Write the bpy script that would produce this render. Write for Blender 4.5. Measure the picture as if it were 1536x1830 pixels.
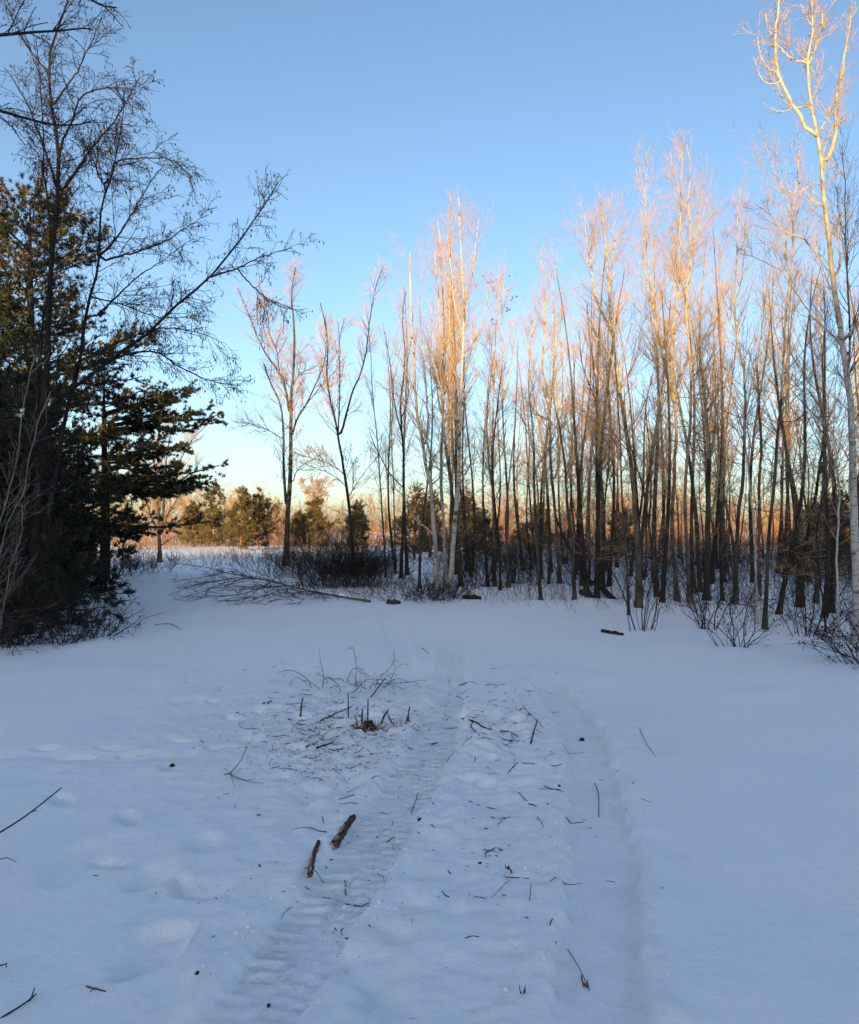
import bpy, math, random
import numpy as np
from math import radians, sin, cos, pi

for _o in list(bpy.data.objects):
    bpy.data.objects.remove(_o)
SC = bpy.context.scene
COL = SC.collection

# ------------------------------------------------------------------ camera
FPX, CX, CY, HZ, EYE = 1418.0, 768.0, 915.0, 950.0, 1.65
PITCH = math.atan((HZ - CY) / FPX)
cam = bpy.data.cameras.new('camera')
cam.sensor_fit = 'HORIZONTAL'
cam.sensor_width = 36.0
cam.lens = 36.0 * FPX / 1536.0
cam.clip_start, cam.clip_end = 0.05, 4000.0
camo = bpy.data.objects.new('camera', cam)
camo.location = (0, 0, EYE)
camo.rotation_euler = (pi / 2 + PITCH, 0, 0)
COL.objects.link(camo)
SC.camera = camo

# ------------------------------------------------------------------ sky, sun, exposure
SUN_EL = radians(6.6)
SUN_AZ = radians(12.0)                    # the sun stands low behind the camera, a little to its left
to_sun = np.array([-sin(SUN_AZ) * cos(SUN_EL), -cos(SUN_AZ) * cos(SUN_EL), sin(SUN_EL)])
world = bpy.data.worlds.new('World')
SC.world = world
world.use_nodes = True
wn, wl = world.node_tree.nodes, world.node_tree.links
wn.clear()
sky = wn.new('ShaderNodeTexSky')
sky.sky_type = 'NISHITA'
sky.sun_disc = False
sky.sun_elevation = SUN_EL
sky.sun_rotation = math.atan2(to_sun[0], to_sun[1])
sky.altitude = 250.0
sky.air_density = 0.8
sky.dust_density = 1.9
sky.ozone_density = 1.6
bg = wn.new('ShaderNodeBackground')
bg.inputs['Strength'].default_value = 0.15
wo = wn.new('ShaderNodeOutputWorld')
wl.new(sky.outputs[0], bg.inputs['Color'])
wl.new(bg.outputs[0], wo.inputs['Surface'])

sun = bpy.data.lights.new('sun', 'SUN')
sun.energy = 5.0
sun.angle = radians(0.5)
sun.color = (1.0, 0.655, 0.28)
suno = bpy.data.objects.new('sun', sun)
COL.objects.link(suno)
suno.rotation_euler = (pi / 2 - SUN_EL, 0, -SUN_AZ)     # emits along -Z local: away from the sun
suno.location = (-20, -60, 30)

SC.view_settings.view_transform = 'Standard'
SC.view_settings.look = 'None'
SC.view_settings.gamma = 1.0
SC.view_settings.use_curve_mapping = False
SC.view_settings.exposure = 1.28
SC.render.engine = 'CYCLES'
SC.cycles.max_bounces = 6
SC.cycles.use_denoising = True
SC.cycles.denoising_prefilter = "ACCURATE"

# ------------------------------------------------------------------ helpers
def ray(px, py):
    u, v = (px - CX) / FPX, (CY - py) / FPX
    return np.array([u, cos(PITCH) - sin(PITCH) * v, sin(PITCH) + cos(PITCH) * v])

def at(px, py, d):
    r = ray(px, py)
    return np.array([r[0] * d / r[1], d, EYE + r[2] * d / r[1]])

def gnd(px, py):
    r = ray(px, py)
    t = EYE / -r[2]
    return np.array([r[0] * t, r[1] * t, 0.0])

def dist_of(py):
    return gnd(768, py)[1]

def norm(a):
    return a / np.maximum(np.linalg.norm(a, axis=-1, keepdims=True), 1e-9)

def noise2(x, y, seed=0):
    """smooth value noise in -1..1"""
    rs = np.random.RandomState(seed)
    tab = rs.uniform(-1, 1, (256, 256))
    xi, yi = np.floor(x).astype(np.int64), np.floor(y).astype(np.int64)
    fx, fy = x - xi, y - yi
    fx, fy = fx * fx * (3 - 2 * fx), fy * fy * (3 - 2 * fy)
    g = lambda a, b: tab[a & 255, b & 255]
    return ((g(xi, yi) * (1 - fx) + g(xi + 1, yi) * fx) * (1 - fy)
            + (g(xi, yi + 1) * (1 - fx) + g(xi + 1, yi + 1) * fx) * fy)

def sstep(a, b, x):
    t = np.clip((x - a) / (b - a), 0, 1)
    return t * t * (3 - 2 * t)

def catmull(pts, K):
    p = np.asarray(pts, float)
    if len(p) == 2:
        t = np.linspace(0, 1, K)[:, None]
        return p[0] * (1 - t) + p[1] * t
    seg = np.r_[0, np.cumsum(np.linalg.norm(np.diff(p, axis=0), axis=1))]
    q = np.vstack([2 * p[0] - p[1], p, 2 * p[-1] - p[-2]])
    out = []
    for s in np.linspace(0, seg[-1], K):
        i = min(max(np.searchsorted(seg, s, side='right') - 1, 0), len(p) - 2)
        t = (s - seg[i]) / max(seg[i + 1] - seg[i], 1e-9)
        a, b, c, d = q[i], q[i + 1], q[i + 2], q[i + 3]
        out.append(0.5 * (2 * b + (c - a) * t + (2 * a - 5 * b + 4 * c - d) * t * t + (3 * b - a - 3 * c + d) * t ** 3))
    return np.array(out)

class Geo:
    """collects triangles and quads, then links them as one mesh object"""
    def __init__(self):
        self.v, self.q, self.t, self.n, self.a = [], [], [], 0, []
    def add(self, v, q=None, t=None, tone=0.5):
        v = np.asarray(v, float).reshape(-1, 3)
        if q is not None and len(q):
            self.q.append(np.asarray(q).reshape(-1, 4) + self.n)
        if t is not None and len(t):
            self.t.append(np.asarray(t).reshape(-1, 3) + self.n)
        self.v.append(v)
        self.a.append(np.broadcast_to(np.asarray(tone, float), (len(v),)))
        self.n += len(v)
    def tubes(self, P, R, sides=3, tone=0.5):
        P, R = np.asarray(P, float), np.asarray(R, float)
        if P.ndim == 2:
            P, R = P[None], R[None]
        N, K, _ = P.shape
        if N == 0:
            return
        T = norm(np.gradient(P, axis=1))
        m = norm(P[:, -1] - P[:, 0])
        ref = np.where(np.abs(m[:, 2:3]) > 0.75, np.array([[0.0, 1.0, 0.0]]), np.array([[0.0, 0.0, 1.0]]))
        A = norm(np.cross(T, ref[:, None, :]))
        B = np.cross(T, A)
        th = np.arange(sides) * 2 * pi / sides
        ring = A[:, :, None, :] * np.cos(th)[None, None, :, None] + B[:, :, None, :] * np.sin(th)[None, None, :, None]
        V = P[:, :, None, :] + ring * R[:, :, None, None]
        idx = np.arange(N * K * sides).reshape(N, K, sides)
        a, b = idx[:, :-1, :], idx[:, 1:, :]
        Q = np.stack([a, np.roll(a, -1, 2), np.roll(b, -1, 2), b], -1).reshape(-1, 4)
        tn = tone if np.isscalar(tone) else np.repeat(np.asarray(tone), K * sides)
        self.add(V, q=Q, tone=tn)
        if sides >= 4:      # close thick ends
            e0, e1 = idx[:, 0, :], idx[:, -1, :]
            for k in range(1, sides - 1):
                self.t.append(np.stack([e0[:, 0], e0[:, k + 1], e0[:, k]], -1) + (self.n - V.size // 3))
                self.t.append(np.stack([e1[:, 0], e1[:, k], e1[:, k + 1]], -1) + (self.n - V.size // 3))
    def mesh(self, name, mat, smooth=True):
        V = np.vstack(self.v)
        q = np.vstack(self.q) if self.q else np.zeros((0, 4), int)
        t = np.vstack(self.t) if self.t else np.zeros((0, 3), int)
        me = bpy.data.meshes.new(name)
        me.vertices.add(len(V))
        me.vertices.foreach_set('co', V.astype(np.float32).ravel())
        me.loops.add(q.size + t.size)
        me.loops.foreach_set('vertex_index', np.r_[q.ravel(), t.ravel()].astype(np.int32))
        me.polygons.add(len(q) + len(t))
        me.polygons.foreach_set('loop_start', np.r_[np.arange(len(q)) * 4, q.size + np.arange(len(t)) * 3].astype(np.int32))
        me.polygons.foreach_set('use_smooth', np.full(len(q) + len(t), smooth))
        at_ = me.attributes.new('tone', 'FLOAT', 'POINT')
        at_.data.foreach_set('value', np.concatenate(self.a).astype(np.float32))
        me.materials.append(mat)
        me.update(calc_edges=True)
        return me
    def obj(self, name, mat, parent=None, smooth=True, origin=None):
        if origin is not None:
            o_ = np.asarray(origin, float)
            self.v = [a - o_ for a in self.v]
        ob = bpy.data.objects.new(name, self.mesh(name, mat, smooth))
        COL.objects.link(ob)
        if parent is not None:
            ob.parent = parent
        elif origin is not None:
            ob.location = tuple(origin)
        return ob

def tag(o, label, cat, group=None, kind=None):
    o['label'] = label
    if cat:
        o['category'] = cat
    if group:
        o['group'] = group
    if kind:
        o['kind'] = kind
    return o

def thing(name, loc, label, cat, group=None):
    e = bpy.data.objects.new(name, None)
    e.empty_display_size = 0.2
    e.location = tuple(loc)
    COL.objects.link(e)
    return tag(e, label, cat, group)

def copy_tree(o, loc, rz, sc, label, group):
    r = o.copy()
    COL.objects.link(r)
    r.location = tuple(loc)
    r.rotation_euler = (0.045 * sin(rz * 7), 0.06 * cos(rz * 5), rz)
    r.scale = (sc[0], sc[0], sc[1])
    r['label'] = label
    r['group'] = group
    for ch in list(o.children):
        c = ch.copy()
        COL.objects.link(c)
        c.parent = r
    return r

def grow(P, R, n, t0, t1, L, ang, up, wig, K, rng, rfac=0.55, slender=0.010, rtip=0.003, shrink=0.6, rmin=0.003, side=None, grav=0.0):
    """children polylines growing from parent polylines P (N,K,3)"""
    N, KP, _ = P.shape
    ln = np.linalg.norm(np.diff(P, axis=1), axis=2).sum(1)
    par = rng.choice(N, n, p=ln / ln.sum())
    t = rng.uniform(t0, t1, n)
    f = t * (KP - 1)
    i = np.minimum(f.astype(int), KP - 2)
    w = (f - i)[:, None]
    base = P[par, i] * (1 - w) + P[par, i + 1] * w
    rad = R[par, i] * (1 - w[:, 0]) + R[par, i + 1] * w[:, 0]
    T = norm(P[par, i + 1] - P[par, i])
    rnd = norm(rng.normal(size=(n, 3)))
    if side is not None:
        rnd = norm(rnd * np.array([1, 1, side]))
    perp = norm(rnd - (rnd * T).sum(1, keepdims=True) * T)
    a = rng.uniform(ang[0], ang[1], n)[:, None]
    D = norm(np.cos(a) * T + np.sin(a) * perp)
    le = rng.uniform(L[0], L[1], n) * (1 - shrink * (t - t0) / max(t1 - t0, 1e-6))
    out = np.zeros((n, K, 3))
    out[:, 0] = base
    p = base.copy()
    for k in range(1, K):
        D = norm(D + np.array([0, 0, up / K]) + rng.normal(size=(n, 3)) * wig - np.array([0, 0, grav * k / K / K]))
        p = p + D * (le / (K - 1))[:, None]
        out[:, k] = p
    r0 = np.maximum(np.minimum(rad * rfac, slender * le + 0.001), rmin)
    rr = r0[:, None] + (np.minimum(rtip, r0)[:, None] - r0[:, None]) * np.linspace(0, 1, K)[None] ** 0.8
    return out, rr

# ------------------------------------------------------------------ materials
def newmat(name):
    m = bpy.data.materials.new(name)
    m.use_nodes = True
    nt = m.node_tree
    b = nt.nodes['Principled BSDF']
    return m, nt, b

def mix_node(nt, fac, c1, c2):
    n = nt.nodes.new('ShaderNodeMix')
    n.data_type = 'RGBA'
    for s, v in ((0, fac), (6, c1), (7, c2)):
        if hasattr(v, 'links') or hasattr(v, 'is_output'):
            nt.links.new(v, n.inputs[s])
        elif s == 0:
            n.inputs[0].default_value = v
        else:
            n.inputs[s].default_value = (*v, 1)
    return n.outputs[2]

def noise_node(nt, scale, stretch=(1, 1, 1), detail=4.0, coord='Object', rough=0.55):
    tc = nt.nodes.new('ShaderNodeTexCoord')
    mp = nt.nodes.new('ShaderNodeMapping')
    mp.inputs['Scale'].default_value = stretch
    nt.links.new(tc.outputs[coord], mp.inputs['Vector'])
    n = nt.nodes.new('ShaderNodeTexNoise')
    n.inputs['Scale'].default_value = scale
    n.inputs['Detail'].default_value = detail
    n.inputs['Roughness'].default_value = rough
    nt.links.new(mp.outputs[0], n.inputs['Vector'])
    return n.outputs['Fac']

def ramp(nt, fac, a, b):
    r = nt.nodes.new('ShaderNodeMapRange')
    r.inputs['From Min'].default_value = a
    r.inputs['From Max'].default_value = b
    nt.links.new(fac, r.inputs['Value'])
    return r.outputs[0]

def bump(nt, b, h, strength, dist):
    n = nt.nodes.new('ShaderNodeBump')
    n.inputs['Strength'].default_value = strength
    n.inputs['Distance'].default_value = dist
    nt.links.new(h, n.inputs['Height'])
    nt.links.new(n.outputs[0], b.inputs['Normal'])

def bark(name, c_light, c_dark, scale=9.0, stretch=(1, 1, 0.25), a=0.4, c=0.62, rough=0.9, vary=True, bst=0.5):
    m, nt, b = newmat(name)
    n1 = noise_node(nt, scale, stretch, 6.0)
    f = ramp(nt, n1, a, c)
    col = mix_node(nt, f, c_dark, c_light)
    if vary:
        oi = nt.nodes.new('ShaderNodeObjectInfo')
        col2 = mix_node(nt, 1.0, col, (0.8, 0.8, 0.8))
        nt.nodes[-1].blend_type = 'MULTIPLY'
        col = mix_node(nt, oi.outputs['Random'], col, col2)
    nt.links.new(col, b.inputs['Base Color'])
    b.inputs['Roughness'].default_value = rough
    b.inputs['Specular IOR Level'].default_value = 0.2
    bump(nt, b, n1, bst, 0.02)
    return m

M_ASPEN = bark('aspen_bark', (0.15, 0.125, 0.095), (0.05, 0.042, 0.034), 7.0, (1, 1, 0.5), 0.35, 0.6)
M_GREY = bark('grey_bark', (0.095, 0.08, 0.067), (0.034, 0.029, 0.025), 10.0, (1, 1, 0.25))
M_CREAM = bark('smooth_sunlit_upper_bark', (0.45, 0.365, 0.235), (0.17, 0.135, 0.09), 5.0, (1, 1, 1.4), 0.32, 0.52)  # pale upper bark, its brightness also paints sun on the tops
M_DARK = bark('dark_bark', (0.045, 0.037, 0.031), (0.018, 0.015, 0.013), 12.0, (1, 1, 0.25))
M_RED = bark('red_bark', (0.32, 0.15, 0.08), (0.12, 0.06, 0.04), 9.0, (1, 1, 0.35))
M_ALDER = bark('alder_bark', (0.03, 0.026, 0.023), (0.013, 0.011, 0.010), 14.0, (1, 1, 0.3))
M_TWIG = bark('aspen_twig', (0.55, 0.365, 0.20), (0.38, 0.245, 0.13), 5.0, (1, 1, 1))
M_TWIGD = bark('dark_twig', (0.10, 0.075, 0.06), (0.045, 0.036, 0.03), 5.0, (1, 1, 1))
M_BRUSH = bark('brush_twig', (0.06, 0.045, 0.038), (0.025, 0.02, 0.018), 4.0, (1, 1, 1))
M_PALESTEM = bark('pale_dead_stem', (0.22, 0.19, 0.16), (0.11, 0.095, 0.08), 9.0, (1, 1, 0.3))
M_STICK = bark('stick_bark', (0.085, 0.06, 0.045), (0.03, 0.022, 0.018), 30.0, (1, 1, 1))
M_LOGBARK = bark('log_bark', (0.13, 0.075, 0.05), (0.03, 0.02, 0.016), 45.0, (1, 1, 1), 0.42, 0.58)
M_WOOD = bark('raw_wood', (0.55, 0.33, 0.19), (0.36, 0.19, 0.10), 40.0, (1, 1, 1))
M_LEAF = bark('dead_leaf', (0.26, 0.12, 0.06), (0.12, 0.055, 0.03), 30.0, (1, 1, 1))
M_STRAW = bark('dry_stalks', (0.33, 0.22, 0.14), (0.18, 0.12, 0.08), 6.0, (1, 1, 1))
M_CATKIN = bark('catkin', (0.07, 0.055, 0.045), (0.035, 0.028, 0.024), 40.0, (1, 1, 1))
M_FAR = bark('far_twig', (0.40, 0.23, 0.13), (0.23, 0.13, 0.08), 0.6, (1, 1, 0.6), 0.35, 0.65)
M_MOSS = bark('mossy_bark', (0.08, 0.085, 0.045), (0.03, 0.03, 0.02), 14.0, (1, 1, 1))

def birch_mat():
    m, nt, b = newmat('birch_bark')
    dash = noise_node(nt, 5.0, (1.2, 1.2, 9.0), 3.0)
    f1 = ramp(nt, dash, 0.36, 0.42)
    blot = noise_node(nt, 2.2, (1, 1, 1.6), 4.0)
    f2 = ramp(nt, blot, 0.30, 0.40)
    g = noise_node(nt, 1.1, (1, 1, 0.5), 3.0)
    base = mix_node(nt, ramp(nt, g, 0.35, 0.65), (0.34, 0.31, 0.27), (0.50, 0.475, 0.43))
    col = mix_node(nt, f1, (0.10, 0.085, 0.07), base)
    col = mix_node(nt, f2, (0.07, 0.06, 0.05), col)
    nt.links.new(col, b.inputs['Base Color'])
    b.inputs['Roughness'].default_value = 0.75
    b.inputs['Specular IOR Level'].default_value = 0.25
    bump(nt, b, dash, 0.3, 0.01)
    return m
M_BIRCH = birch_mat()

def needle_mat(name, dark, light, gold):
    m, nt, b = newmat(name)
    at_ = nt.nodes.new('ShaderNodeAttribute')
    at_.attribute_name = 'tone'
    col = mix_node(nt, ramp(nt, at_.outputs['Fac'], 0.0, 0.75), dark, light)
    col = mix_node(nt, ramp(nt, at_.outputs['Fac'], 0.75, 1.0), col, gold)
    nt.links.new(col, b.inputs['Base Color'])
    b.inputs['Roughness'].default_value = 0.6
    b.inputs['Specular IOR Level'].default_value = 0.3
    return m
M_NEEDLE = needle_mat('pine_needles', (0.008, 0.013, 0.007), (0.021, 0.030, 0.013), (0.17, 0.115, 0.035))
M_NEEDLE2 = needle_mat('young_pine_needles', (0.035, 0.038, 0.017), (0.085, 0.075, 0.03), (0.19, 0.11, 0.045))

def snow_mat():
    m, nt, b = newmat('snow')
    at_ = nt.nodes.new('ShaderNodeAttribute')
    at_.attribute_name = 'tone'
    n0 = noise_node(nt, 0.5, (1, 1, 1), 5.0)
    base = mix_node(nt, ramp(nt, n0, 0.35, 0.65), (0.865, 0.885, 0.915), (0.905, 0.922, 0.95))
    n2 = noise_node(nt, 9.0, (1, 1, 1), 6.0, rough=0.7)
    mul = nt.nodes.new('ShaderNodeMath')
    mul.operation = 'MULTIPLY'
    nt.links.new(at_.outputs['Fac'], mul.inputs[0])
    nt.links.new(ramp(nt, n2, 0.25, 0.62), mul.inputs[1])
    col = mix_node(nt, mul.outputs[0], base, (0.40, 0.35, 0.28))
    nt.links.new(col, b.inputs['Base Color'])
    b.inputs['Roughness'].default_value = 0.7
    b.inputs['Specular IOR Level'].default_value = 0.15
    n1 = noise_node(nt, 14.0, (1, 1, 1), 8.0, rough=0.65)
    bump(nt, b, n1, 0.55, 0.025)
    return m
M_SNOW = snow_mat()

# ------------------------------------------------------------------ the snow
def px_line(pts):
    return np.array([gnd(*p)[:2] for p in pts])

TRACK_A = catmull(px_line([(812, 1150), (806, 1200), (800, 1250), (778, 1320), (742, 1385), (695, 1460), (632, 1560), (560, 1665), (478, 1775), (380, 1900)]), 90)
TRACK_B = catmull(px_line([(960, 1205), (1015, 1262), (1046, 1330), (1066, 1420), (1076, 1520), (1078, 1640), (1072, 1760), (1062, 1900)]), 80)
TRACK_C = catmull(px_line([(690, 1085), (705, 1130), (718, 1180), (726, 1215), (722, 1260)]), 40)
TRACK_D = catmull(px_line([(872, 1215), (892, 1260), (905, 1320), (905, 1400), (880, 1520), (835, 1680), (790, 1850)]), 70)
GROOVE = catmull(px_line([(933, 1691), (927, 1715), (920, 1748), (905, 1790), (888, 1826)]), 30)
GROOVE2 = catmull(px_line([(282, 1602), (270, 1635), (250, 1655), (226, 1675)]), 30)
TRAIL = catmull(px_line([(-60, 1352), (60, 1350), (180, 1358), (300, 1358), (420, 1345)]), 40)
HOLLOWS = [(262, 1580, .16, .05), (375, 1610, .17, .06), (265, 1720, .16, .06), (305, 1385, .10, .05), (285, 1330, .1, .03), (60, 1400, .2, .02),
           (415, 1285, .10, .05), (440, 1330, .12, .05), (345, 1450, .12, .03), (660, 1740, .2, .03), (700, 1660, .22, .03), (780, 1560, .2, .025),
           (370, 1520, .1, .03), (350, 1470, .07, .03), (485, 1480, .09, .04), (500, 1510, .08, .03), (680, 1790, .15, .03), (260, 1230, .2, .03),
           (330, 1258, .18, .04), (540, 1200, .2, .03), (520, 1185, .15, .03), (840, 1410, .2, .03), (960, 1570, .16, .02), (1000, 1760, .14, .015),
           (1190, 1510, .12, .012), (150, 1545, .25, .03), (620, 1400, .2, .04), (560, 1420, .14, .04), (505, 1395, .14, .04), (860, 1280, .3, .04)]
HOLLOWS = [(gnd(a, b)[:2], c, d) for a, b, c, d in HOLLOWS]
PRINTS = []
for (p, q, n) in (((-40, 1352), (430, 1338), 7), ((300, 1180), (470, 1290), 6), ((120, 1420), (330, 1640), 4), ((900, 1175), (960, 1330), 3)):
    a_, b_ = gnd(*p)[:2], gnd(*q)[:2]
    hd = math.atan2(b_[1] - a_[1], b_[0] - a_[0])
    for i in range(n):
        t = (i + 0.5) / n
        off = 0.11 * (1 if i % 2 else -1)
        PRINTS.append((a_ * (1 - t) + b_ * t + np.array([-sin(hd), cos(hd)]) * off + np.array([0.05 * sin(i * 7.3), 0.06 * cos(i * 5.1)]), hd + 0.25 * sin(i * 3.7)))
STUMP = gnd(664, 1304)[:2]

def line_dist(X, Y, line):
    """distance, arclength and side of the nearest point of a polyline"""
    best = np.full(X.shape, 1e9)
    S = np.zeros(X.shape)
    side = np.zeros(X.shape)
    s0 = 0.0
    for a, b in zip(line[:-1], line[1:]):
        d = b - a
        L = np.hypot(*d)
        t = np.clip(((X - a[0]) * d[0] + (Y - a[1]) * d[1]) / (L * L), 0, 1)
        ex, ey = X - a[0] - t * d[0], Y - a[1] - t * d[1]
        dd = np.hypot(ex, ey)
        k = dd < best
        best = np.where(k, dd, best)
        S = np.where(k, s0 + t * L, S)
        side = np.where(k, np.sign(d[0] * ey - d[1] * ex), side)
        s0 += L
    return best, S, side, s0

def edge_of_grove(X):
    """ground distance at which the trodden snow gives way to the grove floor"""
    return np.interp(X, [-60, -9, -3, 0.5, 4, 7, 60], [30, 22, 20.5, 19.2, 16.2, 12.6, 8.0])

def terrain(X, Y, detail=False):
    X, Y = np.asarray(X, float), np.asarray(Y, float)
    far = sstep(30, 80, np.hypot(X, Y))
    z = 0.05 * noise2(X / 5.1 + 3.3, Y / 6.3 + 1.7, 1) + 0.03 * noise2(X / 1.3, Y / 1.5, 2)
    z = z + far * 0.25 * noise2(X / 26.0, Y / 31.0, 7)
    e = edge_of_grove(X)
    inb = sstep(-0.4, 0.8, Y - e) * (1 - sstep(30, 60, Y)) * sstep(-3, 0, X)
    z = z + inb * (0.09 * noise2(X / 0.9, Y / 1.1, 3) + 0.06 + 0.05 * noise2(X / 0.35, Y / 0.4, 4))
    lip = np.exp(-((Y - e) / 0.5) ** 2) * sstep(-2, 1, X)
    z = z + lip * (0.03 + 0.05 * noise2(X / 0.8, Y / 0.8, 9))
    left = sstep(-3.2, -5.0, X) * sstep(6, 8, Y) * (1 - sstep(26, 40, Y))
    z = z + left * 0.05 * noise2(X / 0.6, Y / 0.7, 12)
    if not detail:
        return z
    z = z + 0.004 * noise2(X / 0.22, Y / 0.22, 21) + 0.014 * noise2(X / 0.5, Y / 0.5, 22)
    tone = np.zeros(X.shape)
    near = (np.abs(X) < 8) & (Y > 1.5) & (Y < 24)
    x, y = X[near], Y[near]
    h = np.zeros(x.shape)
    tn = np.zeros(x.shape)
    wob = 0.035 * noise2(x / 0.25, y / 0.25, 31) + 0.012 * noise2(x / 0.07, y / 0.07, 32)
    def rut(line, half, depth, lug, berm, fade0, soft):
        nonlocal h
        d, s, sd, tot = line_dist(x, y, line)
        d2 = d + wob * 0.8
        k = sstep(0, fade0, s) * 1.0
        prof = 1 - sstep(half * (0.95 - soft), half * (1.05 + soft * 0.4), d2)
        lat = d * sd / half
        half_shift = np.where(d * sd > 0, 0.0, pi)                    # the tread blocks stagger from one side to the other
        chev = np.sin(2 * pi * s / 0.078 + half_shift - 2.0 * np.abs(lat) + 0.9 * noise2(x / 0.13, y / 0.13, 33))
        chev = np.sign(chev) * np.abs(chev) ** 0.65
        h = h - k * depth * prof + k * lug * prof * np.clip(chev * 1.4, -1, 1) * np.clip(0.8 + 0.7 * noise2(x / 0.22, y / 0.22, 34), 0, 1.3)
        h = h + k * berm * np.exp(-((d2 - half * 1.3) / 0.05) ** 2)
        return d2, s, sd, k, prof
    dA, sA, sdA, kA, pA = rut(TRACK_A, 0.19, 0.045, 0.013, 0.010, 1.6, 0.14)
    dB, sB, sdB, kB, pB = rut(TRACK_B, 0.18, 0.055, 0.0015, 0.008, 1.0, 0.05)
    rut(TRACK_C, 0.17, 0.022, 0.004, 0.006, 2.0, 0.3)
    rut(TRACK_D, 0.16, 0.015, 0.003, 0.004, 1.0, 0.3)
    tn = np.maximum(tn, 0.12 * kB * np.exp(-((dB - 0.14) / 0.055) ** 2) * (sdB > 0) + 0.10 * kB * pB)
    tn = np.maximum(tn, 0.10 * kA * pA)
    for line, half, dep in ((GROOVE, 0.022, 0.022), (GROOVE2, 0.02, 0.02), (TRAIL, 0.12, 0.03)):
        d, s, sd, tot = line_dist(x, y, line)
        g = sstep(0, 0.1 * tot, s) * (1 - sstep(0.8 * tot, tot, s))
        h = h - dep * g * np.exp(-((d + wob * 0.3) / half) ** 2)
    for (c, r, dep) in HOLLOWS:
        dep = dep * 0.9
        rr = np.hypot((x - c[0]) * 1.25, (y - c[1]) * 0.75) + wob * 2.6
        h = h - dep * (1 - sstep(r * 0.45, r, rr)) + dep * 0.12 * np.exp(-((rr - r * 1.15) / 0.05) ** 2)
    for (c, a) in PRINTS:                     # boot prints: long, sharp-edged, a little deeper at the heel
        u = (x - c[0]) * cos(a) + (y - c[1]) * sin(a)
        v = -(x - c[0]) * sin(a) + (y - c[1]) * cos(a)
        rr = np.hypot(u / 0.15, v / (0.062 - 0.10 * u * (np.abs(u) < 0.2))) + wob * 5
        h = h - (0.034 - 0.05 * np.clip(u, -.15, .15)) * (1 - sstep(0.72, 1.05, rr)) + 0.006 * np.exp(-((rr - 1.2) / 0.2) ** 2)
    # trampled, chewed snow between the two tyre tracks and round the stump
    rs = np.hypot((x - STUMP[0] + 0.15) * 0.9, (y - STUMP[1]) * 0.75)
    churn = np.exp(-(rs / 1.4) ** 2)
    lane = sstep(-1.5, -0.6, x) * (1 - sstep(0.7, 1.1, x)) * (1 - sstep(6.5, 9, y))
    fine = noise2(x / 0.055, y / 0.055, 41) + 0.7 * noise2(x / 0.11, y / 0.12, 42)
    lump = np.clip(noise2(x / 0.16, y / 0.16, 43) - 0.15, 0, 1) + np.clip(noise2(x / 0.08 + 9, y / 0.08, 44) - 0.45, 0, 1)
    h = h + churn * (1 - 0.7 * pA) * (0.013 * fine + 0.05 * lump) + lane * (1 - pA) * (1 - 0.7 * pB) * (0.007 * fine + 0.026 * lump)
    h = h - 0.05 * np.exp(-(rs / 0.35) ** 2)
    tn = np.maximum(tn, churn * 0.5 * np.clip(0.5 + fine * 0.5, 0, 1))
    tn = np.maximum(tn, lane * 0.2 * np.clip(0.4 + fine * 0.5, 0, 1))
    # faint footprints in the open snow
    z[near] += h
    tone[near] = tn
    return z, tone

def axis(lo, hi, step, grow_, lim_lo, lim_hi):
    mid = list(np.arange(lo, hi + 1e-6, step))
    a, s = [], step
    p = mid[0]
    while p > lim_lo:
        s *= grow_
        p -= s
        a.append(p)
    b, s = [], step
    p = mid[-1]
    while p < lim_hi:
        s *= grow_
        p += s
        b.append(p)
    return np.array(a[::-1] + mid + b)

def build_ground():
    xs = axis(-2.7, 2.7, 0.029, 1.065, -1500, 1500)
    ys = axis(2.5, 7.6, 0.028, 1.055, -300, 2500)
    X, Y = np.meshgrid(xs, ys, indexing='ij')
    Z, tone = terrain(X, Y, True)
    nx, ny = X.shape
    idx = np.arange(nx * ny).reshape(nx, ny)
    Q = np.stack([idx[:-1, :-1], idx[1:, :-1], idx[1:, 1:], idx[:-1, 1:]], -1).reshape(-1, 4)
    g = Geo()
    g.add(np.stack([X, Y, Z], -1), q=Q, tone=tone.ravel())
    o = g.obj('snow_ground', M_SNOW)
    tag(o, 'open snow with tyre tracks running to the field behind', None, kind='structure')
    # a sampler for placing things on the finished surface
    def zat(x, y):
        i = min(max(np.searchsorted(xs, x) - 1, 0), nx - 2)
        j = min(max(np.searchsorted(ys, y) - 1, 0), ny - 2)
        u = (x - xs[i]) / (xs[i + 1] - xs[i])
        v = (y - ys[j]) / (ys[j + 1] - ys[j])
        return float((Z[i, j] * (1 - u) + Z[i + 1, j] * u) * (1 - v) + (Z[i, j + 1] * (1 - u) + Z[i + 1, j + 1] * u) * v)
    return zat
ZAT = build_ground()

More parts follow.
